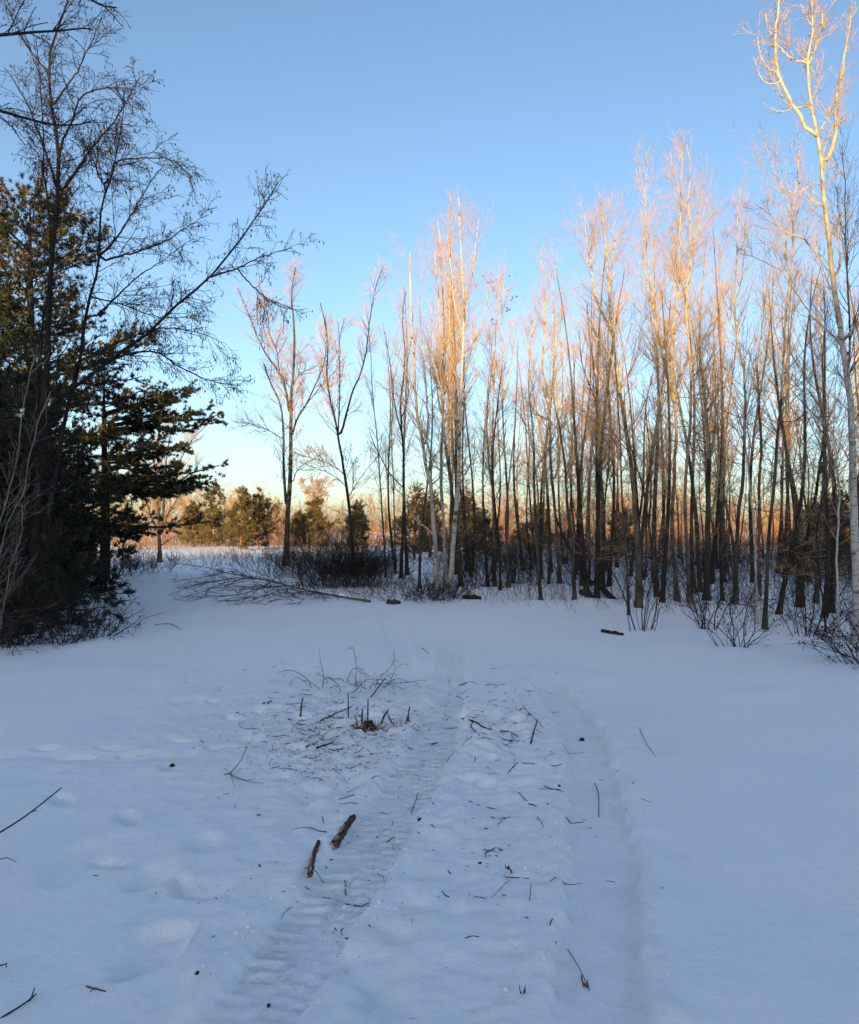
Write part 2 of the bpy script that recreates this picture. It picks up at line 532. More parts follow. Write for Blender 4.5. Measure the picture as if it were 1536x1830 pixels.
# ------------------------------------------------------------------ the evergreen wood behind the viewpoint that shades the clearing
def wood_behind():
    rng = np.random.RandomState(5)
    g = Geo()
    prof_u = [-140, -40, -13.4, -12.6, -4.9, -4.1, 6, 14, 60]
    prof_h = [8.6, 9.0, 9.6, 12.8, 12.8, 10.8, 11.0, 10.6, 10.6]
    for y0 in (-43.0, -44.6, -46.2, -48.0, -50.0):
        for x0 in np.arange(-85, 36, 1.35):
            x, y = x0 + rng.uniform(-.35, .35), y0 + rng.uniform(-.6, .6)
            u = x - y * math.tan(SUN_AZ)
            H = np.interp(u, prof_u, prof_h) + rng.uniform(-1.0, 0.25) + (-18 - y) * 0.118
            rad = 1.7
            n = 200
            t = rng.uniform(0.0, 1.0, n) ** 1.15
            az = rng.uniform(0, 2 * pi, n)
            r = rad * (1 - t) * rng.uniform(0.2, 1.05, n) + 0.04
            c = np.stack([x + r * np.cos(az), y + r * np.sin(az), 0.1 + t * H], 1)
            out = np.stack([np.cos(az), np.sin(az), np.full(n, -0.35)], 1)
            tan = np.stack([-np.sin(az), np.cos(az), np.zeros(n)], 1)
            s = (0.62 * (1 - 0.72 * t))[:, None]
            jit = rng.normal(size=(n, 3)) * 0.12
            V = np.stack([c - tan * s * 0.55 - out * s * 0.3, c + tan * s * 0.55 - out * s * 0.3 + jit, c + out * s * 0.9], 1)
            g.add(V.reshape(-1, 3), t=np.arange(n * 3).reshape(-1, 3), tone=np.repeat(rng.uniform(0, .7, n), 3))
            g.tubes(np.array([[x, y, -0.1], [x, y, H * 0.5], [x, y, H]]), np.array([0.13, 0.08, 0.01]), 5, tone=0.1)
            hz = np.linspace(0.25, H * 0.93, 8)      # the thick inner mass of each crown
            g.tubes(np.stack([np.full(8, x), np.full(8, y), hz], 1) + rng.normal(size=(8, 3)) * 0.05, (1 - hz / H) * rad * 0.72 * rng.uniform(0.85, 1.15, 8) + 0.03, 7, tone=0.15)
    o = g.obj('evergreen_wood', M_NEEDLE)
    tag(o, 'dense evergreen wood along the back of the clearing, shading the snow', 'woodland', kind='stuff')
wood_behind()

# ------------------------------------------------------------------ bare trees traced stem by stem
def stem_world(pts, d, rng, depth=0.0, K=26, ground=True, z0=None):
    W = np.array([at(px, py, d) for px, py in pts])
    if depth:
        W[:, 1] += np.linspace(0, depth, len(W))
    if ground:
        W[0, 2] = ZAT(W[0, 0], W[0, 1]) - 0.12
    P = catmull(W, K)
    jit = rng.normal(size=P.shape) * 0.006
    jit[0] = 0
    P = P + jit
    return P

def bare_tree(name, cat, label, d, trunk, w0, w1, limbs=(), bark_mat=M_ASPEN, twig_mat=M_TWIG, seed=0, dens=1.0, L1=(0.7, 1.9), up=0.9,
              ang=(0.4, 0.85), tmin=0.38, low=12, n2=5.2, n3=3.0, group=None, sides=7, twig_r=0.0019, L2=(0.3, 0.85), wig=0.055, grav=0.0, catkins=0, leaves=None):
    rng = np.random.RandomState(seed + 100)
    pxm = d / FPX
    heavy = name == 'alder_tree'
    if group == GA and d > 13:          # the grove trees carry wide, airy crowns
        L1 = (L1[0] * 1.25, L1[1] * 1.35)
        ang = (ang[0] + 0.05, ang[1] + 0.12)
        dens = dens * 0.82
    w0 = w0 * (0.8 if heavy else 0.42)
    dens = dens * 1.6
    P0 = stem_world(trunk, d, rng)
    org = P0[0] + np.array([0, 0, 0.12])
    e = thing(name, org, label, cat, group)
    K = P0.shape[0]
    R0 = (w0 * (1 - np.linspace(0, 1, K)) + w1 * np.linspace(0, 1, K)) * 0.5 * pxm
    R0 *= 1 + 0.9 * np.exp(-np.linspace(0, 1, K) * 40) + 0.15 * np.exp(-np.linspace(0, 1, K) * 12)
    R0 *= 1 + rng.normal(size=K) * 0.025
    g = Geo()
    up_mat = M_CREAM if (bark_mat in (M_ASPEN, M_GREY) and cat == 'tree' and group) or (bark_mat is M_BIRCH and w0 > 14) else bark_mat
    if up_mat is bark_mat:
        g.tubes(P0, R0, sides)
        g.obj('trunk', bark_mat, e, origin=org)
    else:                       # aspen bark, rough dark below, smooth pale above; colours also paint shade and sun
        hs = rng.uniform(3.2, 5.2) if d > 13 else 4.6  # colour split set towards the shade line
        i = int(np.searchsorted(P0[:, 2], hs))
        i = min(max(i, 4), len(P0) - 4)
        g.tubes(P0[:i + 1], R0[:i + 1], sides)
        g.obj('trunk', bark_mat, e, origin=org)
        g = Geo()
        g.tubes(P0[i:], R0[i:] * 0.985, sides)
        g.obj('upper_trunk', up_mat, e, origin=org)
    Ps, Rs = [P0], [R0]
    t0s = [tmin]
    for lb in limbs:
        pts, a, b = lb[0], lb[1], lb[2]
        dep = lb[3] if len(lb) > 3 else rng.uniform(-0.9, 0.9)
        # start on the nearest trunk/limb point
        W0 = at(pts[0][0], pts[0][1], d)
        allP = np.vstack(Ps)
        near = allP[np.argmin(np.hypot(allP[:, 0] - W0[0], allP[:, 2] - W0[2]))]
        P = stem_world(pts, d, rng, ground=False)
        P[:, 1] += (near[1] - d) + np.linspace(0, 1, K) * dep
        P[0] = near
        P = np.vstack([P[:1], P[1:]])
        a, b = a * (0.85 if heavy else 0.55), b * (0.9 if heavy else 0.8)
        R = (a * (1 - np.linspace(0, 1, K) ** 0.8) + b * np.linspace(0, 1, K) ** 0.8) * 0.5 * pxm
        g = Geo()
        g.tubes(P, R, 5)
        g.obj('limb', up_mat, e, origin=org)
        Ps.append(P)
        Rs.append(R)
    P, R = np.array(Ps), np.array(Rs)
    tot = np.linalg.norm(np.diff(P, axis=1), axis=2).sum()
    g = Geo()
    A, B = [], []
    tl = np.linalg.norm(np.diff(P0, axis=0), axis=1).sum()
    n_tr = int(dens * tl * (1 - tmin) * 5.5)
    a1, b1 = grow(P[:1], R[:1], max(n_tr, 4), tmin, 0.985, L1, ang, up, wig, 7, rng, rtip=twig_r, shrink=0.62, grav=grav)
    A.append(a1); B.append(b1)
    if len(P) > 1:
        n_l = int(dens * (tot - tl) * 6.0)
        a1, b1 = grow(P[1:], R[1:], max(n_l, 4), 0.12, 0.99, (L1[0] * 0.7, L1[1] * 0.75), ang, up, wig, 7, rng, rtip=twig_r, shrink=0.5, grav=grav)
        A.append(a1); B.append(b1)
    if low:
        gd = Geo()
        a1, b1 = grow(P[:1], R[:1], low * 2, 0.06, tmin + 0.12, (0.3, 1.3), (0.8, 1.5), 0.25, 0.13, 7, rng, rtip=twig_r, rfac=0.3, slender=0.007, shrink=0.1)
        gd.tubes(a1, b1, 4)
        c1, d1 = grow(a1, b1, low * 9, 0.15, 0.98, (0.12, 0.5), (0.4, 1.1), 0.2, 0.13, 4, rng, rmin=twig_r, rtip=twig_r * 0.7)
        gd.tubes(c1, d1, 3)
        gd.obj('dead_branches', M_ALDER if bark_mat is M_ALDER else M_TWIGD, e, origin=org)['kind'] = 'stuff'
    A, B = np.vstack(A), np.vstack(B)
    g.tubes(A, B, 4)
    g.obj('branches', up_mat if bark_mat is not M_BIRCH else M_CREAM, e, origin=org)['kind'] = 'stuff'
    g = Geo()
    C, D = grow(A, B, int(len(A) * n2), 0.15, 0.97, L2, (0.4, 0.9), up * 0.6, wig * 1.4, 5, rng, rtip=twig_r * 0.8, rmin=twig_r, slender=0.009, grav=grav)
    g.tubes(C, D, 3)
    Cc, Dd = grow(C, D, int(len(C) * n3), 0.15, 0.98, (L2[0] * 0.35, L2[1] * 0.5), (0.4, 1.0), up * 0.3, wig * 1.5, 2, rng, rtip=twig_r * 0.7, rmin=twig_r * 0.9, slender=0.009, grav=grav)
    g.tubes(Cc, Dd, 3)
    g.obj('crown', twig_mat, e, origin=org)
    if catkins:
        k = rng.choice(len(Cc), catkins)
        tip = Cc[k, -1]
        ln = rng.uniform(0.03, 0.065, catkins)
        dirn = norm(np.stack([rng.normal(size=catkins) * .25, rng.normal(size=catkins) * .25, -np.ones(catkins)], 1))
        pp = np.stack([tip, tip + dirn * (ln * 0.25)[:, None], tip + dirn * (ln * 0.7)[:, None], tip + dirn * ln[:, None]], 1)
        rr = np.tile(np.array([0.0015, 0.0062, 0.0062, 0.001]), (catkins, 1))
        g = Geo()
        g.tubes(pp, rr, 4)
        c = g.obj('catkins', M_CATKIN, e, origin=org)
        c['kind'] = 'stuff'
    if leaves:
        g = Geo()
        for (px, py, s, n) in leaves:
            c = at(px, py, d)
            q = c + rng.normal(size=(n, 3)) * s
            a_ = norm(rng.normal(size=(n, 3))) * 0.05
            b_ = norm(rng.normal(size=(n, 3))) * 0.035
            V = np.stack([q - a_, q + b_, q + a_, q - b_], 1)
            g.add(V, q=np.arange(n * 4).reshape(-1, 4))
        c = g.obj('leaves', M_LEAF, e, origin=org)
        c['kind'] = 'stuff'
    return e

GA = 'bare aspens and birches at the edge of the snowy clearing'
# --- open-grown trees beyond the clearing
bare_tree('elm_tree', 'tree', 'tall vase-shaped bare elm with twin stems standing alone behind the fallen bough', 37.5,
    [(511, 1012), (513, 960), (515, 905), (519, 850), (520, 790), (521, 706), (526, 640), (525, 572), (521, 526), (529, 478)], 24, 2,
    [([(512, 905), (510, 870), (508, 825), (509, 790), (507, 745), (501, 715), (488, 690), (477, 655)], 11, 3),
     ([(518, 745), (512, 700), (502, 670), (477, 634), (458, 595), (443, 555), (427, 517)], 9, 1.5),
     ([(521, 785), (531, 752), (546, 728), (560, 702), (579, 660), (586, 625), (585, 580)], 8, 1.5),
     ([(524, 860), (532, 838), (548, 825), (560, 818)], 4, 1.5),
     ([(505, 785), (490, 775), (470, 765), (440, 758)], 3.5, 1.2),
     ([(548, 725), (575, 690), (600, 662), (612, 640)], 4, 1.2),
     ([(500, 666), (496, 630), (484, 600), (480, 560), (470, 520)], 4, 1.2),
     ([(522, 690), (536, 665), (560, 650), (575, 630)], 3.5, 1.2)],
    M_GREY, M_TWIG, 1, dens=0.62, L1=(0.8, 2.2), up=0.5, ang=(0.5, 1.0), tmin=0.4, low=3, twig_r=0.005, L2=(0.4, 1.0))
bare_tree('maple_tree', 'tree', 'slender dark bare tree leaning out of the dense shrub thicket, forking in two', 29.0,
    [(634, 1030), (631, 985), (626, 920), (618, 860), (612, 825), (605, 780), (598, 745), (591, 715), (584, 664), (587, 614), (580, 570), (572, 540)], 16, 1.5,
    [([(607, 785), (617, 750), (629, 702), (644, 668), (654, 626), (661, 568), (671, 511), (682, 478)], 9, 1.2),
     ([(605, 775), (606, 725), (606, 665), (604, 610), (612, 560)], 6, 1.2),
     ([(617, 850), (600, 835), (572, 822), (552, 815), (540, 800)], 3.5, 1),
     ([(620, 870), (596, 850), (570, 838), (540, 828)], 3, 1),
     ([(622, 890), (645, 850), (668, 820), (690, 800)], 3, 1)],
    M_DARK, M_TWIG, 2, dens=0.6, L1=(0.6, 1.7), up=0.6, tmin=0.35, low=6, twig_r=0.004)
bare_tree('young_aspen', 'tree', 'thin pale young aspen just to the right of the shrub thicket', 27.5,
    [(690, 1033), (688, 985), (684, 924), (678, 830), (672, 760), (666, 700), (663, 640), (660, 600)], 8, 1, (), M_GREY, M_TWIG, 3, dens=0.7, L1=(0.5, 1.3), tmin=0.3, low=8)
bare_tree('young_aspen', 'tree', 'very thin straight bare tree between the pale young aspen and the crooked dark trunk', 31.0,
    [(708, 1024), (706, 950), (703, 850), (700, 780), (702, 720), (698, 660)], 7, 1, (), M_GREY, M_TWIG, 4, dens=0.7, L1=(0.4, 1.2), tmin=0.35, low=6)
bare_tree('maple_tree', 'tree', 'crooked dark-barked bare tree standing before the green pines, forked high up', 27.0,
    [(717, 1036), (719, 985), (721, 930), (722, 860), (721, 800), (718, 760), (717, 715), (722, 670), (724, 620), (720, 570), (725, 520)], 14, 1.2,
    [([(720, 780), (712, 750), (705, 715), (702, 680), (696, 640), (690, 600)], 6, 1.2),
     ([(721, 872), (702, 852), (690, 835), (672, 800), (660, 770)], 5, 1.2),
     ([(722, 740), (730, 700), (727, 650), (735, 600)], 5, 1.2)],
    M_DARK, M_TWIG, 5, dens=0.6, L1=(0.5, 1.5), low=8)
bare_tree('birch_tree', 'tree', 'pale birch with low fork and broken dead spike, first of the white trio', 22.0,
    [(780, 1056), (779, 1010), (777, 955), (773, 900), (771, 870), (761, 832), (757, 794), (748, 756), (743, 706), (741, 649), (736, 591), (734, 515), (733, 450)], 22, 1.5,
    [([(758, 805), (765, 767), (764, 720), (758, 660), (754, 600), (750, 540), (755, 480)], 8, 1.2),
     ([(773, 866), (786, 851), (788, 821), (787, 800), (792, 770)], 6, 1.2),
     ([(772, 872), (771, 850), (770, 817)], 7, 4),
     ([(776, 955), (758, 940), (741, 925), (727, 900), (716, 882), (700, 870), (676, 872)], 7, 1.2),
     ([(747, 756), (730, 728), (712, 702), (690, 690), (668, 672)], 5, 1.2),
     ([(743, 700), (728, 670), (712, 640), (700, 600)], 4, 1.2)],
    M_BIRCH, M_TWIG, 6, dens=0.6, L1=(0.6, 1.7), up=1.0, group=GA)
bare_tree('birch_tree', 'tree', 'slim pale birch in the middle of the trio of white trunks', 22.6,
    [(798, 1050), (796, 985), (792, 917), (789, 850), (790, 790), (792, 744), (793, 668), (794, 591), (791, 515), (788, 440), (783, 395)], 17, 1.2,
    [([(791, 700), (780, 640), (772, 580), (770, 520)], 5, 1), ([(793, 640), (803, 590), (806, 540)], 5, 1)],
    M_BIRCH, M_TWIG, 7, dens=0.6, L1=(0.6, 1.6), up=1.1, group=GA)
bare_tree('aspen_tree', 'tree', 'golden sunlit aspen rising behind the trio of white trunks', 32.0,
    [(803, 1023), (805, 960), (807, 900), (809, 830), (807, 720), (808, 600), (806, 500), (806, 400), (806, 345)], 14, 1.2,
    [([(807, 700), (818, 640), (826, 560), (832, 480)], 5, 1), ([(808, 640), (798, 560), (796, 470)], 5, 1), ([(807, 720), (785, 660), (778, 600)], 4, 1)],
    M_ASPEN, M_TWIG, 8, dens=0.7, L1=(0.9, 2.3), up=1.2, twig_r=0.0042, group=GA)
bare_tree('birch_tree', 'tree', 'whitest birch, leaning slightly, foremost of the trio of white trunks', 20.5,
    [(803, 1064), (807, 1020), (812, 955), (817, 900), (820, 850), (822, 783), (824, 706), (828, 630), (830, 553), (826, 477), (823, 411), (820, 350)], 22, 1.3,
    [([(826, 855), (839, 836), (858, 813), (868, 800), (885, 795)], 5, 1),
     ([(819, 752), (797, 721), (782, 675), (772, 640), (765, 600)], 6, 1.2),
     ([(829, 640), (848, 610), (862, 580), (872, 540), (878, 490)], 5, 1.2),
     ([(824, 720), (838, 690), (855, 660), (866, 620)], 5, 1.2),
     ([(829, 560), (843, 500), (850, 440), (856, 390)], 5, 1.2),
     ([(828, 600), (812, 540), (806, 480), (800, 420)], 5, 1.2)],
    M_BIRCH, M_TWIG, 9, dens=0.6, L1=(0.6, 1.7), up=1.0, group=GA)
bare_tree('aspen_tree', 'tree', 'slender aspen with a few red-brown dead leaves clinging near its top', 24.0,
    [(885, 1047), (884, 990), (883, 950), (881, 882), (880, 830), (882, 733), (885, 636), (887, 564), (889, 500)], 13, 1.2,
    [([(881, 860), (868, 830), (860, 810)], 3, 1), ([(883, 700), (874, 640), (870, 590)], 4, 1)],
    M_ASPEN, M_TWIG, 10, dens=0.7, L1=(0.5, 1.4), up=1.2, group=GA, leaves=[(888, 500), ] and [(888, 502, .22, 26), (916, 535, .08, 8), (884, 578, .08, 8), (906, 552, .05, 5)])
bare_tree('aspen_tree', 'tree', 'slim grey aspen beside the one with clinging dead leaves', 22.5,
    [(909, 1056), (907, 985), (908, 904), (904, 835), (900, 760), (898, 690), (897, 612), (896, 540), (893, 480)], 13, 1.2,
    [([(899, 720), (912, 680), (920, 620), (928, 570)], 4, 1), ([(905, 850), (925, 820), (945, 800)], 3, 1)],
    M_ASPEN, M_TWIG, 11, dens=0.75, L1=(0.5, 1.4), up=1.2, group=GA)
bare_tree('aspen_tree', 'tree', 'aspen with a kinked base leaning apart from a dark twin at its foot', 18.5,
    [(968, 1080), (964, 1030), (959, 960), (956, 900), (955, 862), (955, 810), (950, 740), (945, 680), (950, 620), (955, 560)], 15, 1.2,
    [([(956, 840), (968, 820), (980, 800), (990, 760)], 6, 1.2), ([(955, 800), (940, 770), (925, 740)], 4, 1)],
    M_GREY, M_TWIG, 12, dens=0.75, L1=(0.5, 1.4), low=16, group=GA)
bare_tree('aspen_tree', 'tree', 'two-stemmed golden aspen with narrow feathery crown behind the kinked aspen', 23.5,
    [(1002, 1050), (998, 990), (994, 930), (989, 875), (985, 825), (983, 733), (978, 692), (970, 660), (974, 588), (974, 540), (970, 480), (966, 445)], 16, 1.2,
    [([(988, 866), (997, 830), (996, 760), (994, 700), (988, 660), (985, 600), (983, 530), (990, 470)], 9, 1.2),
     ([(981, 715), (965, 690), (945, 640), (935, 590)], 4, 1.1), ([(986, 640), (1000, 600), (1008, 550)], 4, 1.1)],
    M_ASPEN, M_TWIG, 13, dens=0.8, L1=(0.6, 1.6), up=1.2, low=14, group=GA)
bare_tree('aspen_tree', 'tree', 'pale mottled aspen with a slanting upper trunk ahead of the two-stemmed golden one', 18.0,
    [(1027, 1086), (1026, 1030), (1022, 965), (1016, 920), (1013, 880), (1010, 835), (1003, 781), (996, 745), (990, 700), (992, 640), (998, 590)], 16, 1.2,
    [([(1012, 860), (1020, 820), (1022, 770), (1018, 720)], 5, 1.2), ([(1000, 770), (982, 750), (960, 735), (935, 700)], 4, 1.1)],
    M_GREY, M_TWIG, 14, dens=0.75, L1=(0.5, 1.4), low=16, group=GA)
bare_tree('aspen_tree', 'tree', 'straight dark-trunked aspen, nearer of the close pair in mid grove', 24.5,
    [(1071, 1045), (1070, 967), (1068, 883), (1068, 821), (1069, 757), (1066, 696), (1060, 640), (1052, 590), (1050, 540)], 16, 1.2,
    [([(1067, 720), (1052, 690), (1036, 650), (1028, 600)], 5, 1.1), ([(1067, 700), (1076, 660), (1080, 610)], 4, 1.1)],
    M_DARK, M_TWIG, 15, dens=0.8, L1=(0.6, 1.5), low=16, group=GA)
bare_tree('aspen_tree', 'tree', 'golden-barked aspen half hidden behind the straight dark-trunked one', 26.5,
    [(1078, 1038), (1079, 970), (1076, 900), (1073, 842), (1075, 780), (1070, 700), (1064, 620), (1060, 540)], 12, 1.2,
    [([(1074, 760), (1088, 720), (1094, 680)], 4, 1)], M_ASPEN, M_TWIG, 16, dens=0.8, L1=(0.6, 1.5), up=1.1, low=10, group=GA)
bare_tree('aspen_tree', 'tree', 'dark aspen bending outward at mid height beside the close pair', 23.8,
    [(1080, 1048), (1079, 985), (1081, 904), (1087, 842), (1090, 806), (1089, 733), (1084, 650), (1080, 590)], 11, 1.2, (), M_DARK, M_TWIG, 17, dens=0.75, L1=(0.5, 1.4), low=14, group=GA)
bare_tree('aspen_tree', 'tree', 'big aspen leaning away with bright golden upper trunk and dense tall crown', 16.0,
    [(1142, 1098), (1141, 1040), (1140, 987), (1137, 935), (1134, 890), (1130, 842), (1118, 757), (1108, 696), (1100, 624), (1092, 576), (1089, 516), (1084, 450), (1078, 390), (1072, 345)], 25, 1.5,
    [([(1094, 590), (1080, 560), (1066, 530), (1060, 480), (1052, 420), (1050, 370)], 8, 1.2),
     ([(1089, 520), (1098, 470), (1104, 420), (1108, 370)], 6, 1.2),
     ([(1104, 660), (1085, 630), (1062, 600), (1044, 560)], 6, 1.2),
     ([(1110, 700), (1122, 660), (1126, 620), (1138, 580)], 5, 1.2),
     ([(1132, 850), (1105, 800), (1080, 765), (1045, 740), (1015, 725)], 6, 1.2)],
    M_ASPEN, M_TWIG, 18, dens=0.9, L1=(0.5, 1.5), up=1.1, low=16, group=GA)
bare_tree('aspen_tree', 'tree', 'slender grey pole-like tree crossing in front of the big leaning golden aspen', 15.2,
    [(1125, 1092), (1122, 1030), (1118, 967), (1112, 883), (1110, 820), (1105, 733), (1101, 640), (1099, 560), (1096, 480)], 11, 1.2,
    [([(1110, 830), (1092, 780), (1078, 740), (1062, 690)], 4, 1), ([(1102, 650), (1114, 610), (1120, 570)], 3, 1)],
    M_GREY, M_TWIGD, 19, dens=0.6, L1=(0.4, 1.2), low=14, group=GA)
bare_tree('aspen_tree', 'tree', 'bowed dark tree curving over behind the base of the leaning aspen', 24.0,
    [(1168, 1052), (1167, 1010), (1164, 970), (1158, 925), (1150, 873), (1139, 837), (1128, 800), (1120, 760), (1116, 700)], 13, 1.2,
    [([(1160, 935), (1166, 880), (1166, 817), (1163, 750), (1158, 690)], 8, 1.2), ([(1150, 873), (1160, 850), (1180, 830), (1186, 790)], 5, 1.2)],
    M_DARK, M_TWIG, 20, dens=0.7, L1=(0.5, 1.3), low=14, group=GA)
bare_tree('aspen_tree', 'tree', 'V-forked aspen with one golden and one pinkish arm above a black fork', 17.5,
    [(1212, 1086), (1207, 1030), (1204, 985), (1202, 920), (1206, 852), (1209, 790), (1209, 757), (1206, 716), (1202, 660), (1202, 588), (1209, 540), (1214, 480), (1215, 420), (1218, 340), (1222, 265)], 18, 1.3,
    [([(1206, 720), (1197, 684), (1185, 636), (1174, 588), (1168, 540), (1160, 480), (1157, 420), (1155, 350), (1158, 300)], 12, 1.2),
     ([(1170, 560), (1155, 520), (1142, 480), (1138, 430)], 5, 1.2),
     ([(1207, 545), (1220, 500), (1228, 450), (1240, 400)], 5, 1.2),
     ([(1185, 640), (1165, 615), (1150, 590), (1135, 570)], 4, 1.2),
     ([(1205, 905), (1180, 870), (1165, 850)], 4, 1.2)],
    M_ASPEN, M_TWIG, 21, dens=0.85, L1=(0.5, 1.5), up=1.1, low=14, group=GA)
bare_tree('aspen_tree', 'tree', 'straight tall golden aspen next to the V-forked one, reaching highest in the grove', 17.3,
    [(1235, 1086), (1231, 1020), (1226, 938), (1225, 892), (1227, 834), (1235, 750), (1234, 650), (1229, 583), (1227, 550), (1233, 483), (1236, 417), (1230, 360), (1235, 300), (1228, 258)], 17, 1.3,
    [([(1233, 660), (1246, 620), (1262, 590), (1278, 560), (1290, 510)], 7, 1.2),
     ([(1228, 560), (1218, 510), (1212, 450), (1210, 390)], 6, 1.2),
     ([(1235, 440), (1250, 390), (1262, 340), (1268, 300)], 5, 1.2),
     ([(1229, 600), (1212, 580), (1198, 560)], 4, 1.2)],
    M_ASPEN, M_TWIG, 22, dens=0.85, L1=(0.5, 1.5), up=1.1, low=14, group=GA)
bare_tree('aspen_tree', 'tree', 'thickest rough-barked trunk in the grove, forking low into a second dark stem', 17.8,
    [(1263, 1082), (1265, 1040), (1265, 961), (1266, 892), (1268, 823), (1263, 750), (1255, 660), (1250, 600), (1254, 550), (1258, 490), (1262, 430)], 27, 1.6,
    [([(1268, 930), (1282, 895), (1288, 860), (1295, 815), (1298, 750), (1304, 690), (1310, 620)], 13, 1.5),
     ([(1268, 830), (1276, 770), (1278, 717), (1276, 660), (1272, 600), (1280, 540)], 9, 1.5),
     ([(1256, 680), (1240, 640), (1232, 610)], 5, 1.2)],
    M_GREY, M_TWIG, 23, dens=0.8, L1=(0.5, 1.5), low=18, group=GA)
bare_tree('aspen_tree', 'tree', 'mottled grey aspen curving up behind the bush with brown dead leaves', 17.0,
    [(1313, 1086), (1316, 1020), (1318, 960), (1321, 915), (1328, 857), (1330, 811), (1333, 717), (1330, 660), (1318, 600), (1314, 533), (1318, 450), (1319, 380), (1325, 330)], 19, 1.3,
    [([(1332, 740), (1342, 680), (1350, 620), (1352, 560), (1358, 500)], 7, 1.2), ([(1318, 600), (1304, 560), (1296, 500), (1290, 440)], 5, 1.2),
     ([(1316, 540), (1330, 490), (1338, 430), (1344, 380)], 5, 1.2)],
    M_GREY, M_TWIG, 24, dens=0.85, L1=(0.5, 1.5), low=16, group=GA)
bare_tree('birch_tree', 'tree', 'slim pale spotted birch with black foot, its trunk tilting outward as it rises', 13.9,
    [(1354, 1119), (1352, 1060), (1351, 1007), (1348, 938), (1342, 880), (1338, 834), (1334, 802), (1330, 740), (1334, 680), (1345, 620)], 12, 1.2,
    [([(1338, 834), (1348, 790), (1352, 740), (1360, 690)], 6, 1.2)], M_BIRCH, M_TWIGD, 25, dens=0.7, L1=(0.4, 1.1), low=14, group=GA)
bare_tree('pine_snag', 'tree', 'straight reddish-barked trunk catching the sun among the grey aspens', 19.5,
    [(1358, 1070), (1357, 1000), (1357, 938), (1358, 869), (1361, 805), (1358, 740), (1356, 683), (1352, 640)], 15, 4, (), M_RED, M_TWIGD, 26, dens=0.7, L1=(0.4, 1.0), low=16, group=GA)
bare_tree('aspen_tree', 'tree', 'aspen with black base and golden crooked top rising beside the red-barked trunk', 13.4,
    [(1367, 1124), (1369, 1060), (1371, 1007), (1377, 938), (1384, 869), (1389, 811), (1396, 717), (1403, 620), (1405, 560), (1412, 500), (1418, 433), (1419, 383), (1424, 310), (1430, 260)], 18, 1.3,
    [([(1404, 590), (1416, 560), (1432, 545), (1440, 510)], 5, 1.2), ([(1413, 495), (1400, 460), (1394, 420), (1385, 370)], 5, 1.2),
     ([(1419, 430), (1432, 390), (1440, 340)], 5, 1.2), ([(1396, 730), (1410, 700), (1430, 680), (1450, 640)], 5, 1.2), ([(1418, 400), (1408, 350), (1392, 310), (1380, 270)], 4, 1.2)],
    M_GREY, M_TWIG, 27, dens=0.8, L1=(0.4, 1.3), up=1.0, low=16, group=GA)
bare_tree('aspen_tree', 'tree', 'dark trunk slanting outward before the black pine thicket', 17.0,
    [(1432, 1087), (1435, 1040), (1437, 1000), (1448, 938), (1457, 892), (1466, 834), (1472, 790), (1476, 717), (1470, 660), (1474, 600), (1480, 540)], 19, 1.3,
    [([(1466, 850), (1484, 800), (1496, 750), (1504, 700)], 7, 1.2), ([(1474, 740), (1460, 700), (1446, 670)], 5, 1.2)],
    M_DARK, M_TWIGD, 28, dens=0.85, L1=(0.5, 1.4), low=18, group=GA)
bare_tree('young_aspen', 'tree', 'thin bowed dark stem with a bend at mid height, next to the white-ringed birch', 13.0,
    [(1478, 1131), (1472, 1080), (1468, 1050), (1463, 995), (1460, 950), (1468, 900), (1480, 860), (1488, 810)], 9, 1.2, (), M_DARK, M_TWIGD, 29, dens=0.8, L1=(0.4, 1.0), low=10, group=GA)
bare_tree('birch_tree', 'tree', 'thin white birch ringed with dark marks and a black foot near the clearing edge', 11.3,
    [(1499, 1158), (1499, 1110), (1498, 1060), (1496, 1007), (1499, 938), (1501, 880), (1496, 823), (1490, 770), (1494, 700), (1500, 640)], 11, 1.2,
    [([(1501, 890), (1512, 850), (1518, 800)], 4, 1)], M_BIRCH, M_TWIGD, 30, dens=0.8, L1=(0.3, 0.9), low=10, group=GA)
